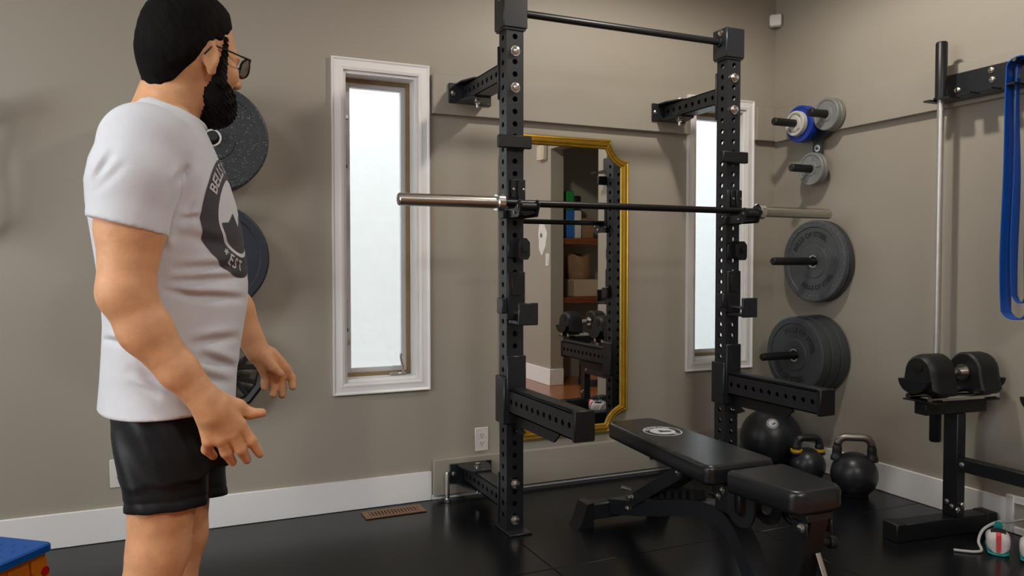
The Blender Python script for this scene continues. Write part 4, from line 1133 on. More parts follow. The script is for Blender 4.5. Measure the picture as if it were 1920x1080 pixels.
def dumbbell(y, label):
    t = thing('adjustable_dumbbell', label, 'dumbbell', (2.96, y, 0.585), 'dumbbells on the stand')
    D = A((0.995, -0.1, 0)); D = unit(D); S = A((-D[1], D[0], 0)); zc = 0.668
    C0 = A((2.95, y, zc))
    P = lambda u, s_, z: tuple(C0 + D * u + S * s_ + A((0, 0, z)))
    arch = []
    for k in range(13):
        a = PI * k / 12; arch.append((0.078 * math.cos(a), 0.002 + 0.080 * math.sin(a)))
    arch += [(-0.084, -0.03), (-0.094, -0.068), (-0.082, -0.082), (0.082, -0.082), (0.094, -0.068), (0.084, -0.03)]
    for sg in (-1, 1):
        u0, u1 = sg * 0.062, sg * 0.182
        rings = []
        for f_, sc in ((0.0, 0.9), (0.06, 1.0), (0.72, 1.0), (0.9, 0.93), (1.0, 0.80)):
            u = u0 + (u1 - u0) * f_
            rings.append([P(u, a * sc, b * sc) for a, b in arch])
        q = MB(); q.layers(rings); hd = q.build('head_shell', M_PLAS, t, angle=35)
        # slotted plate stack in the lower end
        for k in range(4):
            q = MB(); u = u1 - sg * (0.004 - k * 0.009)
            half = [(0.07 * math.cos(a), 0.055 * math.sin(a) - 0.022) for a in [PI + PI * j / 14 for j in range(15)]]
            q.prism(half, P(u, 0, 0), S, (0, 0, 1), D * sg, 0.006); q.build('weight_plate', M_BLK2, hd)
        q = MB(); q.lathe([(0.0, 0), (0.024, 0), (0.024, 0.004), (0.0, 0.006)], (0, 0, 0), 'z', 20, closed=False)
        vv = [tuple(A(P(u1 - sg * 0.001, 0, 0.03)) + S * p[0] + A((0, 0, p[1])) + D * sg * p[2]) for p in q.v]
        q2 = MB(); q2.add(vv, q.f); q2.build('head_cap', M_BLK2, hd)
    q = MB(); q.path([P(-0.06, 0, 0.0), P(-0.04, 0, 0), P(0, 0, 0), P(0.04, 0, 0), P(0.06, 0, 0)], [0.0165, 0.0165, 0.0185, 0.0165, 0.0165], 18); q.build('handle', M_CHROME, t)
    q = MB()
    for u in (-0.055, 0.055): q.path([P(u - 0.004, 0, 0), P(u + 0.004, 0, 0)], 0.034, 20)
    q.build('handle_flange', M_CHROME, t)
    return t
dumbbell(2.163, 'black adjustable dumbbell with chrome handle on the near end of the stand')
dumbbell(1.665, 'black adjustable dumbbell on the doorway end of the stand, seen in the mirror')

# ================================================================== THINGS ON THE FLOOR
BR = 0.163; BC = (3.012, 3.272, BR)
t = thing('slam_ball', 'large matte black medicine ball in the corner under the right spotter arm', 'ball', (BC[0], BC[1], 0))
q = MB(); rings = []
N1, N2 = 28, 48
prof_ = [(BR * math.sin(PI * k / N1), -BR * math.cos(PI * k / N1)) for k in range(1, N1)]
q.lathe([(0.0005, -BR)] + prof_ + [(0.0005, BR)], BC, 'z', N2, closed=False); bl = q.build('ball_skin', M_KB, t, angle=180)
# emblem printed on the ball, towards the room
dv = unit(A((-0.50, -0.62, 0.66))); e1 = unit(np.cross(A((0, 0, 1)), dv)); e2 = np.cross(dv, e1)
def on_ball(a, b): 
    p = dv * BR + e1 * a + e2 * b; return A(BC) + unit(p) * (BR + 0.0006)
q = MB(); n = 32
for r0, r1 in ((0.0265, 0.0295), (0.004, 0.022)):
    v = [on_ball(*p) for p in circle(n, r0)] + [on_ball(*p) for p in circle(n, r1)]
    if r0 < 0.01:   # crescent: leave a dark figure inside
        v = [on_ball(0.007 + 0.010 * math.cos(2 * PI * k / n), -0.002 + 0.012 * math.sin(2 * PI * k / n) * (0.6 + 0.4 * math.sin(4 * PI * k / n))) for k in range(n)] + v[n:]
    q.add(v, [(k, (k + 1) % n, n + (k + 1) % n, n + k) for k in range(n)])
q.build('ball_emblem', M_WHITEP, bl, smooth=False)

def kettlebell(label, c, R, hw_, ht, hr, d, hm, bands=None, base=0.0):
    t = thing('kettlebell', label, 'kettlebell', (c[0], c[1], 0), 'kettlebells in the corner')
    zc = R * 0.93
    prof_ = [(0.001, 0.0004), (R * 0.55, 0.0004), (R * 0.60, 0.004)]
    for k in range(3, 23):
        a = PI * k / 24; r = R * math.sin(a); z = zc - R * math.cos(a)
        if z > 0.008 and r > R * 0.1: prof_.append((r, z))
    prof_.append((0.001, zc + R * 0.985))
    q = MB(); q.lathe(prof_, (c[0], c[1], 0), 'z', 40, closed=False); q.build('bell', M_KB, t, angle=60)
    d = unit(A((*d, 0))); P = lambda a, z: A((c[0], c[1], 0)) + d * a + A((0, 0, z))
    zt = ht - hr; zr = zc + R * 0.62
    pts = spline([P(-hw_ * 1.02, zr), P(-hw_ * 1.0, zr + (zt - zr) * 0.45), P(-hw_ * 0.92, zr + (zt - zr) * 0.82), P(-hw_ * 0.62, zt), P(0, zt + 0.002), P(hw_ * 0.62, zt), P(hw_ * 0.92, zr + (zt - zr) * 0.82), P(hw_, zr + (zt - zr) * 0.45), P(hw_ * 1.02, zr)], 5)
    m = len(pts); rad = [hr * (1.55 if (k < 3 or k > m - 4) else 1.2 if (k < 7 or k > m - 8) else 1.0) for k in range(m)]
    if hm is M_KB:
        q = MB(); q.path(pts, rad, 14); q.build('handle', M_KB, t, angle=180)
    else:
        k0 = 8
        q = MB(); q.path(pts[:k0 + 1], rad[:k0 + 1], 14); q.path(pts[m - k0 - 1:], rad[m - k0 - 1:], 14); q.build('horn', M_KB, t, angle=60)
        q = MB(); q.path(pts[k0:m - k0], rad[k0:m - k0], 14); q.build('handle', hm, t, angle=180)
    if bands:
        for k in (3, m - 4):
            q = MB(); q.path([pts[k] + A((0, 0, -0.006)), pts[k] + A((0, 0, 0.006))], hr * 1.62, 18); q.build('colour_ring', bands, t)
    return t
kettlebell('matte black kettlebell with bare steel handle by the right baseboard', (3.015, 2.71), 0.108, 0.078, 0.296, 0.0185, (0.80, -0.60), M_RAWST)
kettlebell('smaller black kettlebell with two yellow rings next to the ball', (3.0, 2.99), 0.088, 0.060, 0.238, 0.0185, (0.93, -0.36), M_KB, M_YEL)

# long bolt standing on its head by the lower left bracket
t = thing('hex_bolt', 'long zinc bolt standing on its head beside the lower rack bracket', 'bolt', (1.187, 3.402, 0))
q = MB(); q.path([(1.187, 3.402, 0.0004), (1.187, 3.402, 0.002), (1.187, 3.402, 0.017)], [0.0175, 0.0195, 0.0195], 6); q.build('head', M_CHROME, t)
q = MB(); q.path([(1.187, 3.402, 0.0172), (1.187, 3.402, 0.138), (1.187, 3.402, 0.143)], [0.011, 0.011, 0.009], 18); q.build('shank', M_CHROME, t)

# pair of small sneakers, heels to the camera
def shoe(label, x, y, ang):
    t = thing('sneaker', label, 'shoe', (x, y, 0), 'pair of white sneakers')
    ca, sa = math.cos(ang), math.sin(ang)
    P = lambda l, s_, z: (x + ca * l - sa * s_, y + sa * l + ca * s_, z)
    def ringset(rows, n=20):
        out = []
        for l, hw_, z0, z1, pw in rows:
            r = []
            for k in range(n):
                a = 2 * PI * k / n; c_, s_ = math.cos(a), math.sin(a)
                r.append(P(l, hw_ * math.copysign(abs(c_) ** pw, c_), (z0 + z1) / 2 + (z1 - z0) / 2 * math.copysign(abs(s_) ** pw, s_)))
            out.append(r)
        return out
    q = MB(); q.layers(ringset([(-0.004, 0.024, 0.002, 0.012, 0.6), (0.004, 0.035, 0.0005, 0.013, 0.5), (0.06, 0.039, 0.0005, 0.013, 0.5), (0.13, 0.043, 0.0005, 0.013, 0.5), (0.19, 0.037, 0.0005, 0.013, 0.5), (0.215, 0.02, 0.003, 0.012, 0.6)])); q.build('sole', M_SHOET, t, angle=50)
    q = MB(); q.layers(ringset([(-0.004, 0.028, 0.012, 0.066, 0.7), (0.006, 0.038, 0.010, 0.082, 0.7), (0.035, 0.041, 0.010, 0.086, 0.7), (0.075, 0.041, 0.010, 0.082, 0.75), (0.12, 0.042, 0.010, 0.068, 0.8), (0.165, 0.040, 0.016, 0.05, 0.8), (0.20, 0.030, 0.016, 0.038, 0.8), (0.216, 0.014, 0.017, 0.028, 0.9)])); q.build('upper', M_SHOEW, t, angle=60)
    q = MB(); q.layers(ringset([(-0.0085, 0.0075, 0.016, 0.080, 0.4), (-0.0025, 0.0085, 0.016, 0.086, 0.4), (0.010, 0.0085, 0.066, 0.089, 0.4)])); q.build('heel_tab', M_SHOER, t)
    q = MB(); q.layers(ringset([(0.022, 0.024, 0.074, 0.088, 0.8), (0.045, 0.027, 0.072, 0.0895, 0.8), (0.068, 0.022, 0.07, 0.088, 0.8)])); q.build('collar_lining', M_DARK, t)
    q = MB(); q.layers(ringset([(0.072, 0.014, 0.075, 0.090, 0.6), (0.068, 0.016, 0.082, 0.106, 0.6), (0.064, 0.011, 0.10, 0.116, 0.6)])); q.build('tongue', M_SHOET, t)
    for k, l in enumerate((0.085, 0.105, 0.125)):
        q = MB(); zt = (0.081, 0.076, 0.068)[k]
        q.path([P(l, -0.026, zt - 0.012), P(l + 0.002, -0.01, zt), P(l + 0.002, 0.01, zt), P(l, 0.026, zt - 0.012)], 0.003, 8); q.build('lace', M_SHOEW, t)
    return t
shoe('white sneaker with red heel tab beside the dumbbell stand, left of the pair', 2.885, 1.912, 0.62)
shoe('white sneaker with red heel tab cut by the picture edge, right of the pair', 2.925, 1.812, 0.55)

q = MB(); q.path(spline([(2.775, 2.015, 0.006), (2.80, 1.99, 0.006), (2.835, 1.965, 0.006), (2.868, 1.967, 0.008), (2.89, 1.995, 0.03), (2.925, 2.0, 0.07), (2.985, 1.985, 0.095), (3.05, 1.985, 0.085), (3.13, 2.0, 0.075), (3.18, 2.0, 0.075)], 6), 0.0055, 10)
tag(q.build('white_cable', M_WHITEC, angle=180), 'thick white cable looping from the wall to the floor beside the sneakers', 'cable')

# child's folding stool at the lower left
sc_ = A((-0.336, 2.791, 0)); e1s = unit((-0.135, -0.172, 0)); e2s = unit((-0.172, 0.135, 0))
t = thing('step_stool', "child's folding step stool with blue top and orange legs at the left edge", 'stool', tuple(sc_ + e1s * 0.15 + e2s * 0.11))
P = lambda a, b, z: tuple(sc_ + e1s * a + e2s * b + A((0, 0, z)))
L1_, L2_ = 0.30, 0.235
out = rounded([(0, 0), (L1_, 0), (L1_, L2_), (0, L2_)], 0.018, 4)
q = MB(); q.layers([[P(a, b, 0.216) for a, b in out], [P(a, b, 0.236) for a, b in out], [P(a, b, 0.241) for a, b in inset(out, 0.005)]]); tp = q.build('top', M_STOOLB, t)
q = MB()
for k in range(5):
    for j in range(4): q.path([P(0.06 + k * 0.045, 0.05 + j * 0.045, 0.2412), P(0.06 + k * 0.045, 0.05 + j * 0.045, 0.2432)], [0.007, 0.005], 10)
q.build('grip_dots', M_STOOLB, tp, kind='stuff', gap=None)
for b0, sg in ((0.018, -1), (L2_ - 0.018, 1)):
    o1 = []; i1 = []
    po = [(-0.005, 0.0), (0.02, 0.205), (0.28, 0.205), (0.305, 0.0), (0.25, 0.0), (0.05, 0.0)]
    q = MB()
    # legs left and right of an arched opening, and the apron above it
    N_ = 10
    arch_ = [(0.15 + 0.088 * math.cos(PI * k / N_), 0.0 + 0.155 * math.sin(PI * k / N_)) for k in range(N_ + 1)]
    poly = [(0.305, 0.0), (0.285, 0.212), (0.015, 0.212), (-0.005, 0.0)] + arch_[::-1]
    tilt = lambda a, z: P(a, b0 + sg * (0.212 - z) * 0.10, z + 0.0004)
    v = [tilt(a, z) for a, z in poly]; dd = e2s * (0.02 * sg * -1)
    v += [tuple(A(p) + dd) for p in v]; n = len(poly)
    q.add(v, [tuple(range(n)), tuple(range(2 * n - 1, n - 1, -1))] + [(i, (i + 1) % n, n + (i + 1) % n, n + i) for i in range(n)])
    lg = q.build('leg_panel', M_STOOLO, t, smooth=False)
    for a, z in ((0.022, 0.155), (0.278, 0.155)):
        q = MB(); c_ = A(tilt(a, z)); q.path([c_, c_ + e2s * sg * 0.004], 0.014, 16); q.build('button', M_STOOLR, lg)
    for a in (0.07, 0.15, 0.23):
        q = MB(); c_ = A(tilt(a, 0.20)); c2 = A(tilt(a, 0.165)); q.path([c_ + e2s * sg * 0.002, c2 + e2s * sg * 0.002], 0.006, 8); q.build('rib', M_STOOLO, lg)
q = MB(); q.bar(P(0.05, 0.118, 0.10), P(0.25, 0.118, 0.10), 0.17, 0.016, (0, 0, 1), 0.004); q.build('cross_panel', M_STOOLR, t)

# black hook with a hanging rope at the left picture edge
t = thing('wall_hook', 'black wall hook with a thick hanging rope at the left picture edge', 'hook', (-0.60, WY, 1.7))
q = MB(); q.box(-0.66, -0.60, WY - 0.008, WY - 0.0006, 1.64, 1.80, 0.002); q.build('hook_plate', M_BLK2, t)
q = MB(); q.path(spline([(-0.63, WY - 0.008, 1.72), (-0.61, WY - 0.08, 1.71), (-0.575, WY - 0.15, 1.72), (-0.557, WY - 0.17, 1.76)], 5), 0.012, 12); q.build('hook_arm', M_BLK2, t)
q = MB(); q.path(spline([(-0.58, WY - 0.14, 1.735), (-0.575, WY - 0.145, 1.68), (-0.60, WY - 0.13, 1.55), (-0.585, WY - 0.12, 1.42), (-0.61, WY - 0.12, 1.30), (-0.70, WY - 0.12, 1.24), (-0.76, WY - 0.12, 1.38), (-0.70, WY - 0.12, 1.6), (-0.61, WY - 0.13, 1.715), (-0.58, WY - 0.14, 1.735)], 5), 0.017, 10); q.build('rope', M_PLAS, t)

# ================================================================== THE PERSON
_y, _p = math.radians(YAW), math.radians(PITCH)
_fw = A((math.sin(_y) * math.cos(_p), math.cos(_y) * math.cos(_p), math.sin(_p)))
_rt = A((math.cos(_y), -math.sin(_y), 0)); _up = np.cross(_rt, _fw)
def at(px, py, Y):
    """point of the plane y = Y behind a pixel of the photograph"""
    d = _rt * (px - 960) / FPX - _up * (py - 540) / FPX + _fw
    return A((0, 0, CAM_H)) + d * (Y / d[1])

# ---- signed distance helpers
def d_ell(P, c, r, R=None):
    q = P - c
    if R is not None: q = q @ R.T
    q1 = q / r; k0 = np.sqrt((q1 * q1).sum(1)); q2 = q / (r * r); k1 = np.sqrt((q2 * q2).sum(1)) + 1e-9
    return k0 * (k0 - 1) / k1
def d_cone(P, a, b, ra, rb):
    ba = b - a; pa = P - a; h = np.clip((pa @ ba) / (ba @ ba), 0, 1)
    q = pa - h[:, None] * ba
    return np.sqrt((q * q).sum(1)) - (ra + (rb - ra) * h)
def smin(a, b, k):
    h = np.clip(0.5 + 0.5 * (b - a) / k, 0, 1)
    return b + (a - b) * h - k * h * (1 - h)
def smax(a, b, k): return -smin(-a, -b, k)
class Stack:
    """elliptical torso: levels (z, cx, cy, rx, ry), superellipse-ish"""
    def __init__(s, lv, p=2.3): 
        lv = sorted(lv); s.z = A([l[0] for l in lv]); s.l = A([l[1:] for l in lv]); s.p = p
    def __call__(s, P):
        z = P[:, 2]; g = [np.interp(z, s.z, s.l[:, i]) for i in range(4)]
        q = ((np.abs(P[:, 0] - g[0]) / g[2]) ** s.p + (np.abs(P[:, 1] - g[1]) / g[3]) ** s.p) ** (1 / s.p)
        d = (q - 1) * np.minimum(g[2], g[3])
        return np.maximum(d, np.maximum(z - s.z[-1], s.z[0] - z))
def prim(kind, *a):
    if kind == 'e': 
        c, r, k = A(a[0]), A(a[1]), a[2]; R = a[3] if len(a) > 3 else None
        return (lambda P: d_ell(P, c, r, R)), k
    if kind == 'c':
        p, q, ra, rb, k = A(a[0]), A(a[1]), a[2], a[3], a[4]
        return (lambda P: d_cone(P, p, q, ra, rb)), k
    return a[0], a[1]
def union(prims, P):
    d = None
    for f, k in prims:
        e = f(P); d = e if d is None else smin(d, e, k)
    return d

def sdf_mesh(prims, lo, hi, h, post=None):
    """blockwise evaluated distance field -> naive surface nets"""
    lo, hi = A(lo), A(hi); B = 16
    nb = np.ceil((hi - lo) / (h * B)).astype(int); n = nb * B + 1
    fld = np.full(n, 1.0, np.float32)
    half = h * B * 0.5 * math.sqrt(3)
    ctr = np.stack(np.meshgrid(*[lo[i] + (np.arange(nb[i]) + 0.5) * h * B for i in range(3)], indexing='ij'), -1).reshape(-1, 3)
    Dm = np.stack([f(ctr) for f, k in prims]); dmin = Dm.min(0)
    ax = [np.arange(B + 1) * h] * 3
    loc = np.stack(np.meshgrid(*ax, indexing='ij'), -1).reshape(-1, 3)
    for b in range(len(ctr)):
        if dmin[b] > half * 1.5 + 0.03: continue
        i, j, k = np.unravel_index(b, nb)
        o = lo + A((i, j, k)) * h * B; P = loc + o
        keep = [prims[m] for m in range(len(prims)) if Dm[m, b] < max(dmin[b], -half) + 2.6 * half + 0.05]
        d = union(keep, P)
        if post: d = post(P, d)
        fld[i * B:(i + 1) * B + 1, j * B:(j + 1) * B + 1, k * B:(k + 1) * B + 1] = d.reshape(B + 1, B + 1, B + 1)
        if dmin[b] < -half * 1.6: pass
    # fill deep inside where blocks were skipped never happens for positive distances
    s = fld < 0
    c = [s[a:s.shape[0] - 1 + a, b:s.shape[1] - 1 + b, d_:s.shape[2] - 1 + d_] for a in (0, 1) for b in (0, 1) for d_ in (0, 1)]
    cnt = sum(x.astype(np.int8) for x in c); act = (cnt > 0) & (cnt < 8)
    I = np.argwhere(act); idx = -np.ones(act.shape, np.int32); idx[act] = np.arange(len(I))
    val = {}
    for a in (0, 1):
        for b in (0, 1):
            for d_ in (0, 1): val[(a, b, d_)] = fld[I[:, 0] + a, I[:, 1] + b, I[:, 2] + d_].astype(float)
    acc = np.zeros((len(I), 3)); w = np.zeros(len(I))
    ks = list(val)
    for u in ks:
        for v in ks:
            if u < v and sum(abs(p - q) for p, q in zip(u, v)) == 1:
                m = (val[u] < 0) != (val[v] < 0)
                t_ = np.where(m, val[u] / (val[u] - val[v] + 1e-12), 0)
                pt = A(u)[None] + (A(v) - A(u))[None] * t_[:, None]
                acc += pt * m[:, None]; w += m
    V = lo + (I + acc / np.maximum(w, 1)[:, None]) * h
    faces = []
    for axn in range(3):
        u, v = [(1, 2), (2, 0), (0, 1)][axn]
        sl0 = [slice(None)] * 3; sl1 = [slice(None)] * 3
        sl0[axn] = slice(0, -1); sl1[axn] = slice(1, None)
        a_, b_ = s[tuple(sl0)], s[tuple(sl1)]
        E_ = np.argwhere(a_ != b_)
        E_ = E_[(E_[:, u] > 0) & (E_[:, v] > 0) & (E_[:, u] < act.shape[u]) & (E_[:, v] < act.shape[v])]
        ins = a_[E_[:, 0], E_[:, 1], E_[:, 2]]
        def gi(du, dv):
            q = E_.copy(); q[:, u] += du; q[:, v] += dv; return idx[q[:, 0], q[:, 1], q[:, 2]]
        F_ = np.stack([gi(-1, -1), gi(0, -1), gi(0, 0), gi(-1, 0)], 1)
        F_[~ins] = F_[~ins][:, ::-1]
        faces.append(F_[(F_ >= 0).all(1)])
    return V, np.concatenate(faces)
def smooth_pass(V, F, it=2, lam=0.5):
    n = len(V); e = np.concatenate([F[:, [0, 1]], F[:, [1, 2]], F[:, [2, 3]], F[:, [3, 0]]])
    deg = np.bincount(e.ravel(), minlength=n).astype(float)
    for k in range(it):
        for l in (lam, -lam * 1.04):
            acc = np.zeros((n, 3))
            for i in range(3):
                acc[:, i] = np.bincount(e[:, 0], V[e[:, 1], i], n) + np.bincount(e[:, 1], V[e[:, 0], i], n)
            V = V + l * (acc / np.maximum(deg, 1)[:, None] - V)
    return V
def np_mesh(name, V, F, m, parent, label=None):
    off = A(parent['_o']); me = bpy.data.meshes.new(name)
    V = V - off
    me.vertices.add(len(V)); me.vertices.foreach_set('co', V.astype(np.float32).ravel())
    me.loops.add(F.size); me.loops.foreach_set('vertex_index', F.astype(np.int32).ravel())
    me.polygons.add(len(F)); me.polygons.foreach_set('loop_start', np.arange(len(F), dtype=np.int32) * 4)
    me.polygons.foreach_set('use_smooth', np.ones(len(F), bool))
    me.update(calc_edges=True); me.validate()
    return link_mesh(name, me, m, parent, 180, True, None, label)

YS = 1.85                                  # mid plane of the body
YR, YL = 1.645, 2.055                      # right (near) and left (far) shoulder
man = thing('person', 'person in a printed grey t-shirt and black shorts standing turned towards the rack', 'person', (0.0, YS, 0))

# ---- head frame: looks to the rack, turned away from the camera
HC = at(360, 79, YS)
hy = math.radians(30); hp = math.radians(-6)
hf = A((math.cos(hy) * math.cos(hp), math.sin(hy) * math.cos(hp), math.sin(hp))); hr_ = A((math.sin(hy), -math.cos(hy), 0)); hu = np.cross(hr_, hf)
HR = np.stack([hf, -hr_, hu])             # rows: forward, left, up
def hd(u, v, w): return HC + hf * u + hr_ * v + hu * w       # v > 0 is the right (camera) side
def hl(P): return (P - HC) @ np.stack([hf, hr_, hu]).T

head_prims = [
    prim('e', hd(-0.006, 0, 0.0), (0.098, 0.079, 0.104), 0.01, HR),
    prim('e', hd(-0.03, 0, -0.04), (0.074, 0.068, 0.07), 0.02, HR),
    prim('e', hd(0.038, 0, -0.052), (0.062, 0.062, 0.092), 0.02, HR),
    prim('e', hd(0.052, 0, -0.118), (0.044, 0.046, 0.034), 0.02, HR),
    prim('e', hd(0.083, 0, -0.016), (0.018, 0.05, 0.013), 0.016, HR),
    prim('e', hd(0.066, 0.042, -0.058), (0.026, 0.018, 0.022), 0.016, HR),
    prim('e', hd(0.066, -0.042, -0.058), (0.026, 0.018, 0.022), 0.016, HR),
    prim('c', hd(0.094, 0, -0.022), hd(0.118, 0, -0.060), 0.009, 0.0125, 0.012),
    prim('e', hd(0.108, 0.012, -0.066), (0.011, 0.009, 0.009), 0.008, HR),
    prim('e', hd(0.108, -0.012, -0.066), (0.011, 0.009, 0.009), 0.008, HR),
    prim('e', hd(0.095, 0, -0.098), (0.012, 0.024, 0.008), 0.008, HR),
]
def ear(sv):
    Re = HR
    tilt = math.radians(12)
    f2 = hf * math.cos(tilt) + hu * math.sin(tilt); u2 = -hf * math.sin(tilt) + hu * math.cos(tilt)
    out = unit(hr_ * sv - hf * 0.45 * 1.0)
    f3 = unit(np.cross(u2, out)); R2 = np.stack([f3, out, u2])
    c0 = hd(-0.004, sv * 0.080, -0.042)
    def f(P):
        d = d_ell(P, c0, A((0.019, 0.0075, 0.033)), R2)
        hol = d_ell(P, c0 + out * 0.0085 + f3 * 0.002 + u2 * 0.001, A((0.0115, 0.0065, 0.021)), R2)
        d = smax(d, -hol, 0.004)
        lobe = d_ell(P, hd(0.004, sv * 0.077, -0.073), A((0.010, 0.007, 0.011)), R2)
        trag = d_ell(P, hd(0.013, sv * 0.076, -0.045), A((0.006, 0.007, 0.009)), R2)
        return smin(smin(d, lobe, 0.006), trag, 0.005)
    return f
head_prims += [prim('f', ear(1), 0.005), prim('f', ear(-1), 0.005)]

# ---- torso (skin under the shirt) and limbs
def tl(py, a, b, ry, grow=0.0, y=YS):
    p, q = at(a, py, y), at(b, py, y)
    return (float(p[2]), float((p[0] + q[0]) / 2), y, float((q[0] - p[0]) / 2) + grow, ry + grow)
YN, YF = 1.745, 1.965
# ---- shorts
hz = float(at(300, 956, YN)[2])
def hemz(P): return hz + 0.004 - 0.044 * np.clip((P[:, 1] - YN + 0.02) / (YF - YN), -0.2, 1.2)
def hemcut(P):
    # hem rises a little to the front
    return hemz(P) - P[:, 2]
short_p = [prim('f', Stack([tl(738, 200, 436, 0.160), tl(775, 206, 434, 0.174), tl(830, 216, 432, 0.180), tl(870, 224, 430, 0.175)]), 0.03),
           prim('c', at(306, 810, YN + 0.02), at(314, 990, YN - 0.006), 0.088, 0.078, 0.03),
           prim('c', at(345, 800, YF - 0.02), at(370, 1030, YF), 0.09, 0.076, 0.05)]
def under_shorts(f):
    """keep the skin clear of the cloth between hem and waist"""
    def g(P):
        d = f(P); z = P[:, 2]; m = (z > hz + 0.012) & (z < 0.90)
        if m.any():
            w = np.clip((z[m] - hz - 0.012) / 0.03, 0, 1) * 0.02 - 0.006
            d = d.copy(); d[m] = np.maximum(d[m], union(short_p, P[m]) + w)
        return d
    return g
TORSO = [(186, 266, 352, 0.070), (200, 250, 362, 0.098), (218, 228, 374, 0.135), (240, 203, 386, 0.166), (270, 180, 400, 0.188), (300, 166, 413, 0.198), (340, 158, 430, 0.200),
         (380, 160, 442, 0.194), (420, 167, 450, 0.188), (480, 177, 460, 0.180), (530, 185, 464, 0.176), (570, 190, 463, 0.176), (610, 192, 457, 0.177), (660, 190, 449, 0.180), (710, 187, 443, 0.184), (770, 182, 440, 0.197)]
tor_in = Stack([tl(py, a, b, r, -0.02) for py, a, b, r in TORSO] + [tl(830, 205, 430, 0.165, -0.004)])
EL, WR = at(236, 548, YR - 0.03), at(386, 752, YR - 0.035)
SHR = at(262, 310, YR + 0.015)
body = [prim('f', under_shorts(tor_in), 0.03)]
body += [prim('c', at(342, 150, YS), at(304, 232, YS), 0.056, 0.068, 0.03), prim('c', at(312, 150, YS), at(300, 225, YS), 0.044, 0.05, 0.03)]
body += head_prims
# right arm
body += [prim('c', SHR, at(246, 425, YR - 0.015), 0.054, 0.060, 0.03),
         prim('c', at(246, 425, YR - 0.015), EL, 0.060, 0.048, 0.02),
         prim('c', EL, at(272, 618, YR - 0.03), 0.048, 0.0455, 0.02),
         prim('c', at(272, 618, YR - 0.03), at(334, 695, YR - 0.035), 0.0455, 0.0355, 0.02),
         prim('c', at(336, 695, YR - 0.035), WR, 0.0355, 0.0295, 0.015)]
# right hand: palm slabs, four fingers, thumb
yh = YR - 0.035
def H(px, py, dy=0.0): return at(px, py, yh + dy)
body += [prim('c', WR, H(398, 775), 0.029, 0.029, 0.012),
         prim('c', H(384, 772, 0.004), H(392, 826, 0.008), 0.0195, 0.0135, 0.012), prim('c', H(394, 770), H(414, 822, 0.002), 0.0215, 0.0145, 0.012),
         prim('c', H(404, 768, -0.002), H(434, 812, 0.0), 0.022, 0.0145, 0.012), prim('c', H(410, 762, 0.0), H(449, 796, 0.006), 0.0205, 0.0140, 0.012)]
for chain, r in (([(392, 826, .008), (388, 842, .026), (400, 855, .040)], 0.0114),
                 ([(414, 824, .002), (424, 848, .012), (436, 866, .028)], .0120),
                 ([(434, 814, .0), (451, 842, .006), (463, 862, .022)], .0122),
                 ([(449, 796, .006), (471, 826, .008), (487, 851, .018)], .0116)):
    for i in range(2): body.append(prim('c', H(*chain[i]), H(*chain[i + 1]), r * 0.94 * (1.12 - 0.12 * i), r * 0.94 * (1 - 0.14 * i) * (1 if i == 0 else 0.92), 0.005))
body += [prim('c', H(412, 752, .012), H(447, 762, .022), 0.019, 0.0145, 0.012), prim('c', H(447, 762, .022), H(468, 775, .024), 0.0138, 0.0115, 0.006), prim('c', H(468, 775, .024), H(491, 774, .026), 0.0115, 0.0092, 0.005)]
# left arm, mostly hidden by the body
EL2, WR2 = at(405, 520, YL + 0.05), at(484, 660, YL + 0.02)
body += [prim('c', at(300, 290, YL - 0.01), EL2, 0.064, 0.048, 0.03), prim('c', EL2, at(440, 580, YL + 0.04), 0.046, 0.045, 0.02), prim('c', at(440, 580, YL + 0.04), WR2, 0.044, 0.0285, 0.02)]
y2 = YL + 0.02
def G(px, py, dy=0.0): return at(px, py, y2 + dy)
body += [prim('c', WR2, G(500, 682), 0.027, 0.024, 0.012), prim('c', G(490, 672), G(498, 702), 0.018, 0.013, 0.01), prim('c', G(498, 672), G(514, 708), 0.019, 0.014, 0.01),
         prim('c', G(504, 668), G(528, 704), 0.019, 0.014, 0.01), prim('c', G(508, 664), G(537, 692), 0.018, 0.013, 0.01)]
for chain, r in (([(498, 702, 0), (496, 716, .0), (495, 727, -.008)], .0095), ([(514, 708, 0), (513, 726, .0), (512, 740, -.008)], .0103), ([(528, 704, 0), (529, 724, 0), (529, 741, -.008)], .0105), ([(537, 692, 0), (547, 708, 0), (549, 726, -.01)], .0100)):
    for i in range(2): body.append(prim('c', G(*chain[i]), G(*chain[i + 1]), r * (1.1 - 0.1 * i), r * (1 - 0.12 * i), 0.005))
body += [prim('c', G(498, 672, -.02), G(514, 690, -.032), 0.015, 0.012, 0.01), prim('c', G(514, 690, -.032), G(526, 701, -.036), 0.012, 0.0095, 0.005)]
# legs and feet (right near, left far)
def leg(Y, hip, knee, kr, ank):
    k = at(*knee, Y); a = A(ank)
    shin = k * 0.45 + a * 0.55
    return [prim('c', at(*hip, Y), k, 0.078, kr, 0.03), prim('c', k, k * 0.68 + a * 0.32 + A((-0.012, 0, 0)), kr * 0.98, 0.057, 0.02), prim('c', k * 0.68 + a * 0.32 + A((-0.012, 0, 0)), a, 0.056, 0.037, 0.02),
            prim('c', a + A((-0.02, 0, -0.045)), a + A((0.15, 0, -0.062)), 0.036, 0.03, 0.02)]
body += [(under_shorts(f), k) for f, k in leg(YN, (312, 838), (297, 1030), 0.0585, (-0.075, YN, 0.105)) + leg(YF, (335, 838), (338, 1000), 0.0585, (-0.02, YF, 0.105))]

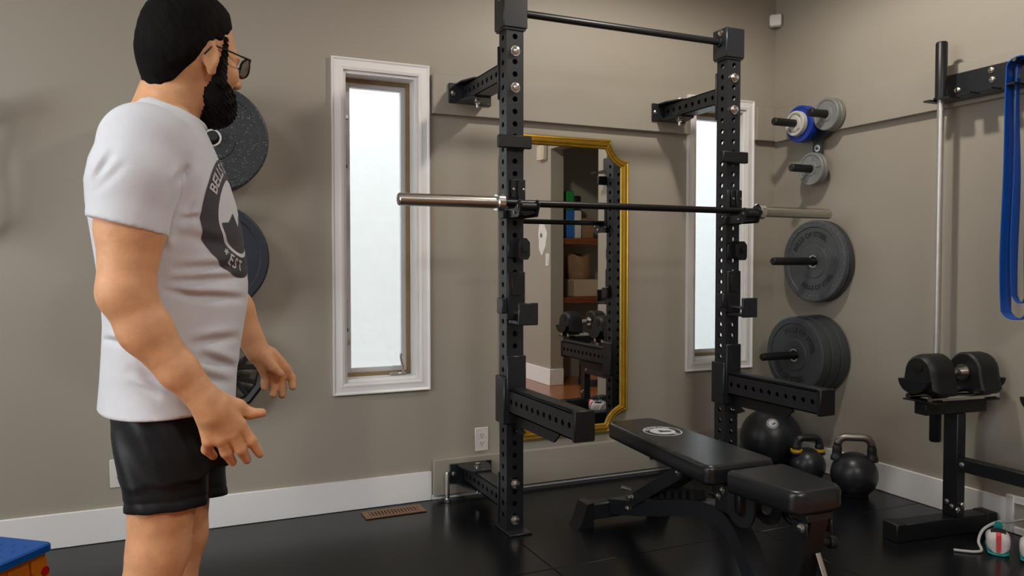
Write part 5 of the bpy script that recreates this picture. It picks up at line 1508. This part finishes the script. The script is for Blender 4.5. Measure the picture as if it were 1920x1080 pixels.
def hairline(u): return np.interp(u, [-.12, -.085, -.055, -.02, 0.005, .03, .05, .07, .085, .1, .12], [-.145, -.138, -.105, -.042, -.008, .0, .018, .042, .066, .1, .13])
V, F = sdf_mesh(body, (-0.32, 1.5, 0.0), (0.36, 2.22, 1.76), 0.0036)
V = smooth_pass(V, F, 2)
body_o = np_mesh('body', V, F, M_SKIN, man)

# ---- hair and beard follow the head's surface
def hair_post(P, d):
    L = hl(P); u, v, w = L[:, 0], L[:, 1], L[:, 2]
    nz = 0.0007 * np.sin(u * 210 + w * 130) * np.sin(v * 190 + w * 90)
    thick = 0.0018 + 0.009 * np.clip((w - hairline(u)) / 0.05, 0, 1)
    thick = thick * np.where((u > 0.055), np.clip(1 - (u - 0.055) / 0.05, 0.35, 1), 1)
    cut = hairline(u) + 0.012 * np.abs(v) / 0.08 * (u > 0.03) - w + 0.002 * np.sin(u * 260)
    return smax(d - thick + nz, cut, 0.006)
hp_ = [p for p in head_prims[:5]] + [prim('c', at(342, 150, YS), at(304, 232, YS), 0.056, 0.068, 0.03)]
V, F = sdf_mesh(hp_, HC - 0.16, HC + 0.16, 0.0030, hair_post)
V = smooth_pass(V, F, 1)
np_mesh('hair', V, F, M_HAIR, man, 'short black hair')
beard_p = [
    prim('e', hd(0.064, 0, -0.130), (0.050, 0.050, 0.046), 0.02, HR),
    prim('e', hd(0.046, 0.038, -0.106), (0.038, 0.026, 0.040), 0.02, HR),
    prim('e', hd(0.046, -0.038, -0.106), (0.038, 0.026, 0.040), 0.02, HR),
    prim('c', hd(0.034, 0.070, 0.006), hd(0.034, 0.060, -0.085), 0.007, 0.016, 0.012),
    prim('c', hd(0.034, -0.070, 0.006), hd(0.034, -0.060, -0.085), 0.007, 0.016, 0.012),
    prim('c', hd(0.100, 0.0, -0.088), hd(0.078, 0.036, -0.112), 0.009, 0.012, 0.012),
    prim('c', hd(0.100, 0.0, -0.088), hd(0.078, -0.036, -0.112), 0.009, 0.012, 0.012),
]
def beard_post(P, d):
    return d + 0.0026 * np.sin(P[:, 0] * 330 + P[:, 2] * 170) * np.sin(P[:, 1] * 300 + P[:, 2] * 210) + 0.0016 * np.sin(P[:, 2] * 620 + P[:, 0] * 480)
V, F = sdf_mesh(beard_p, HC + A((-0.12, -0.14, -0.24)), HC + A((0.2, 0.18, 0.06)), 0.0030, beard_post)
np_mesh('beard', V, F, M_BEARD, man, 'full black beard')

# ---- glasses
gl = MB()
for sv in (-1, 1):
    ring = []
    for k in range(20):
        a = 2 * PI * k / 20; c_, s_ = math.cos(a), math.sin(a)
        ring.append(hd(0.119 - 0.006 * abs(sv * 0.033 + 0.025 * c_) / 0.03, sv * 0.034 + 0.0255 * math.copysign(abs(c_) ** 0.75, c_), -0.030 + 0.021 * math.copysign(abs(s_) ** 0.75, s_)))
    gl.path(ring, 0.0021, 8, closed=True)
    gl.path([hd(0.109, sv * 0.058, -0.020), hd(0.100, sv * 0.072, -0.020), hd(0.05, sv * 0.079, -0.020), hd(0.0, sv * 0.083, -0.020), hd(-0.018, sv * 0.083, -0.045)], [0.0022, 0.0024, 0.002, 0.002, 0.0018], 8)
gl.path([hd(0.118, -0.010, -0.024), hd(0.1215, 0, -0.021), hd(0.118, 0.010, -0.024)], 0.002, 8)
go = gl.build('glasses', M_LENSF, man, angle=180)
for sv in (-1, 1):
    q = MB(); ring = []
    for k in range(20):
        a = 2 * PI * k / 20; c_, s_ = math.cos(a), math.sin(a)
        ring.append(hd(0.119 - 0.006 * abs(sv * 0.033 + 0.025 * c_) / 0.03, sv * 0.034 + 0.0245 * math.copysign(abs(c_) ** 0.75, c_), -0.030 + 0.0202 * math.copysign(abs(s_) ** 0.75, s_)))
    q.add(ring + [A(p) + hf * 0.001 for p in ring], [tuple(range(20)), tuple(range(39, 19, -1))] + [(k, (k + 1) % 20, 20 + (k + 1) % 20, 20 + k) for k in range(20)])
    q.build('lens', M_GLASS, go)

# ---- t-shirt
tor_out = Stack([tl(py, a, b, r) for py, a, b, r in TORSO])
hem_z = float(at(260, 762, YS)[2])
s0, s1 = at(172, 408, YR - 0.02), at(318, 446, YR - 0.02)
sd_ = unit(s1 - s0); sn_ = unit(np.cross(sd_, A((0, 1, 0)))); sn_ = sn_ if sn_[2] < 0 else -sn_
sm_ = (s0 + s1) / 2
def sleeve_r(P):
    d = smin(d_cone(P, at(268, 272, YR + 0.035), at(252, 340, YR), 0.082, 0.078, ), d_cone(P, at(252, 340, YR), sm_ + sn_ * 0.05, 0.078, 0.0705), 0.02)
    return smax(d, (P - sm_) @ sn_, 0.004)
l0 = at(330, 430, YL + 0.02)
def sleeve_l(P):
    d = d_cone(P, at(300, 275, YL - 0.03), at(345, 480, YL + 0.03), 0.082, 0.07)
    return smax(d, (P - l0) @ unit(A((0.3, 0, -1))), 0.004)
folds = [  # (px, py) start, end, width, depth
    ((330, 505), (455, 500), .010, .0045), ((320, 530), (458, 520), .009, .0055), ((345, 555), (455, 560), .009, .006), ((310, 545), (380, 560), .008, .004),
    ((360, 645), (445, 632), .010, .005), ((375, 668), (440, 690), .011, .006), ((350, 700), (430, 720), .011, .004), ((340, 412), (378, 405), .006, .003),
    ((330, 440), (440, 462), .012, .003), ((346, 320), (322, 445), .014, .0035), ((352, 290), (340, 385), .011, .002), ((372, 330), (345, 420), .009, .004), ((330, 345), (352, 310), .007, .004),
    ((176, 345), (212, 285), .008, .004), ((178, 360), (235, 305), .008, .0025), ((195, 635), (235, 645), .006, .006), ((240, 690), (330, 735), .012, .004), ((250, 640), (300, 735), .012, .003), ((240, 720), (300, 745), .008, .003)]
fold_w = [(at(*a, 1.68), at(*b, 1.68), w, dp) for a, b, w, dp in folds]
neck_a, neck_b = at(262, 186, YS), at(386, 242, YS)
neck_c = (neck_a + neck_b) / 2; neck_n = unit(np.cross(A((0, 1, 0)), neck_b - neck_a)); neck_n = neck_n if neck_n[2] > 0 else -neck_n
def shirt_post(P, d):
    near = np.clip((YS - P[:, 1]) / 0.05, 0, 1)
    for a, b, w, dp in fold_w:
        ab = b - a; ex_, ez_ = ab[0], ab[2]; l2 = ex_ * ex_ + ez_ * ez_
        # rescale x,z about the camera axis so that the fold keeps its place on the body surface
        sx_ = P[:, 0] * 1.68 / P[:, 1]; sz_ = CAM_H + (P[:, 2] - CAM_H) * 1.68 / P[:, 1]
        t_ = ((sx_ - a[0]) * ex_ + (sz_ - a[2]) * ez_) / l2
        dist = ((sx_ - a[0]) * -ez_ + (sz_ - a[2]) * ex_) / math.sqrt(l2)
        env = np.clip(1.15 - np.abs(t_ - 0.5) * 2, 0, 1) ** 0.7
        d = d + near * env * dp * 1.5 * (np.exp(-(dist / w) ** 2) - 0.6 * np.exp(-((dist - 1.6 * w) / w) ** 2))
    d = smax(d, hem_z - P[:, 2] + 0.002 * np.sin(P[:, 0] * 30), 0.004)
    d = smax(d, (P - neck_c) @ neck_n, 0.006)
    return d
shirt_p = [prim('f', tor_out, 0.03), prim('f', sleeve_r, 0.028), prim('f', sleeve_l, 0.028)]
V, F = sdf_mesh(shirt_p, (-0.34, 1.5, 0.72), (0.34, 2.24, 1.52), 0.0040, shirt_post)
V = smooth_pass(V, F, 2)
shirt_o = np_mesh('t_shirt', V, F, M_SHIRT, man, 'light grey t-shirt')
shirt_bvh = BVHTree.FromPolygons([tuple(p) for p in V], [tuple(f) for f in F])
# neck rib: follows the cut of the cloth around the neck
rib = []
ax_ = (neck_b - neck_a) / 2
for k in range(48):
    a = 2 * PI * k / 48
    rib.append(neck_c + ax_ * 0.95 * math.cos(a) + A((0, 0.079, 0.0)) * math.sin(a) - neck_n * 0.002)
q = MB(); q.path(rib, 0.0075, 10, closed=True); q.build('neck_rib', M_SHIRT, man, angle=180)

# print on the chest: ring with lettering, laid on the cloth
PC_Y, PC_Z = YS, float(at(440, 410, YS - 0.1)[2])
RO, RI = 0.126, 0.083
PTH = math.radians(37)
PN = A((math.cos(PTH), -math.sin(PTH), 0)); PR = A((-math.sin(PTH), -math.cos(PTH), 0))
def on_shirt(a, b, lift):
    """a to the wearer's right (towards the camera), b up"""
    hit, nrm, i_, d_ = shirt_bvh.ray_cast(Vector(A((0.02, PC_Y, PC_Z + b)) + PN * 0.8 + PR * a), Vector(-PN))
    if hit is None or hit.x < -0.1 or nrm.dot(Vector(PN)) < 0.05: return None
    return A(hit) + A(nrm) * lift
def wrap_mesh(name, v2, faces, m, lift, parent):
    P = [on_shirt(a, b, lift) for a, b in v2]
    fs = [f for f in faces if all(P[i] is not None for i in f)]
    used = sorted({i for f in fs for i in f}); mp = {i: k for k, i in enumerate(used)}
    q = MB(); q.add([P[i] for i in used], [tuple(mp[i] for i in f) for f in fs])
    return q.build(name, m, parent, angle=180, gap=0.03)
NA, NR = 120, 8
v2 = [((RI + (RO - RI) * j / NR) * math.cos(2 * PI * k / NA) * 0.93, (RI + (RO - RI) * j / NR) * math.sin(2 * PI * k / NA)) for k in range(NA) for j in range(NR + 1)]
fs = [(k * (NR + 1) + j, k * (NR + 1) + j + 1, ((k + 1) % NA) * (NR + 1) + j + 1, ((k + 1) % NA) * (NR + 1) + j) for k in range(NA) for j in range(NR)]
pr = wrap_mesh('chest_print', v2, fs, M_PRINT, 0.0012, shirt_o)
def refine(v, f, mx_=0.006):
    b = bmesh.new(); vs = [b.verts.new((x, y, 0)) for x, y in v]
    for q_ in f:
        try: b.faces.new([vs[i] for i in q_])
        except ValueError: pass
    bmesh.ops.triangulate(b, faces=b.faces[:])
    for k in range(3):
        e = [e for e in b.edges if e.calc_length() > mx_]
        if e: bmesh.ops.subdivide_edges(b, edges=e, cuts=1); bmesh.ops.triangulate(b, faces=[f_ for f_ in b.faces if len(f_.verts) > 3])
    b.verts.index_update()
    out = [(p.co.x, p.co.y) for p in b.verts], [tuple(q_.index for q_ in f_.verts) for f_ in b.faces]
    b.free(); return out
# seen from the front the wearer's right is on the viewer's left: mirror the arcs
for tx, a0, fl_, sz in (('BELLS OF STEEL', PI * 0.5, False, 0.034), ('*EST', -PI * 0.5 - 0.42, True, 0.031)):
    v, f = arc_text(tx, sz, (RO + RI) / 2 + (-0.002 if fl_ else 0.002), a0, fl_, 0.0007, 1.3 if fl_ else 1.0)
    v, f = refine(v, f)
    wrap_mesh('chest_lettering', [(-x * 0.93, y) for x, y in v], f, M_LETTW, 0.0022, pr)
# inner figure of the emblem
fig2 = [(0.074 * math.cos(a), 0.074 * math.sin(a)) for a in [PI * 1.05 + PI * 0.9 * k / 20 for k in range(21)]] + [(0.05, -0.01), (0.025, 0.01), (0.0, -0.02), (-0.025, 0.012), (-0.045, -0.012)]
v, f = refine([(x, y) for x, y in fig2], [tuple(range(len(fig2)))], 0.012)
wrap_mesh('chest_figure', [(x * 0.93, y) for x, y in v], f, M_PRINT, 0.0012, pr)

def short_post(P, d):
    a = P[:, 0] * 1.0 + (P[:, 2] - 0.7) * 0.45
    w = np.clip((0.86 - P[:, 2]) / 0.08, 0, 1)
    d = d + w * (0.0032 * np.sin(a * 95) + 0.0022 * np.sin(a * 53 + 1.3 + P[:, 1] * 20))
    d = smax(d, hemcut(P), 0.004)
    hb = np.abs(P[:, 2] - (hemz(P) + 0.022))
    return d + 0.0022 * np.exp(-(hb / 0.0035) ** 2)
V, F = sdf_mesh(short_p, (-0.3, 1.56, 0.52), (0.34, 2.16, 0.90), 0.0042, short_post)
V = smooth_pass(V, F, 1)
np_mesh('shorts', V, F, M_SHORT, man, 'black athletic shorts')
# finger nails of the near hand's thumb
q = MB(); c0 = H(489, 772, .0165); q.layers([[c0 + A((0.0055 * math.cos(a), -0.0006 * 0, 0.0042 * math.sin(a))) for a in [2 * PI * k / 12 for k in range(12)]], [c0 + A((0.005 * math.cos(a), -0.0012, 0.0038 * math.sin(a))) for a in [2 * PI * k / 12 for k in range(12)]]])
q.build('thumbnail', mat('nail', srgb(232, 178, 146), 0.35, var=0.03), man)
# shoes (below the picture)
for Y_, ax_ in ((YN, -0.075), (YF, -0.02)):
    q = MB(); rows = [(-0.085, 0.03, 0.02, 0.09), (-0.07, 0.042, 0.001, 0.105), (0.0, 0.045, 0.001, 0.11), (0.06, 0.048, 0.001, 0.09), (0.13, 0.05, 0.001, 0.07), (0.18, 0.042, 0.001, 0.055), (0.205, 0.022, 0.006, 0.04)]
    q.layers([[(ax_ + l, Y_ + w_ * math.copysign(abs(math.cos(a)) ** 0.7, math.cos(a)), (z0 + z1) / 2 + (z1 - z0) / 2 * math.copysign(abs(math.sin(a)) ** 0.7, math.sin(a))) for a in [2 * PI * k / 24 for k in range(24)]] for l, w_, z0, z1 in rows])
    q.build('shoe', M_PLAS, man, angle=60)

for o in bpy.data.objects:
    if '_o' in o: del o['_o']
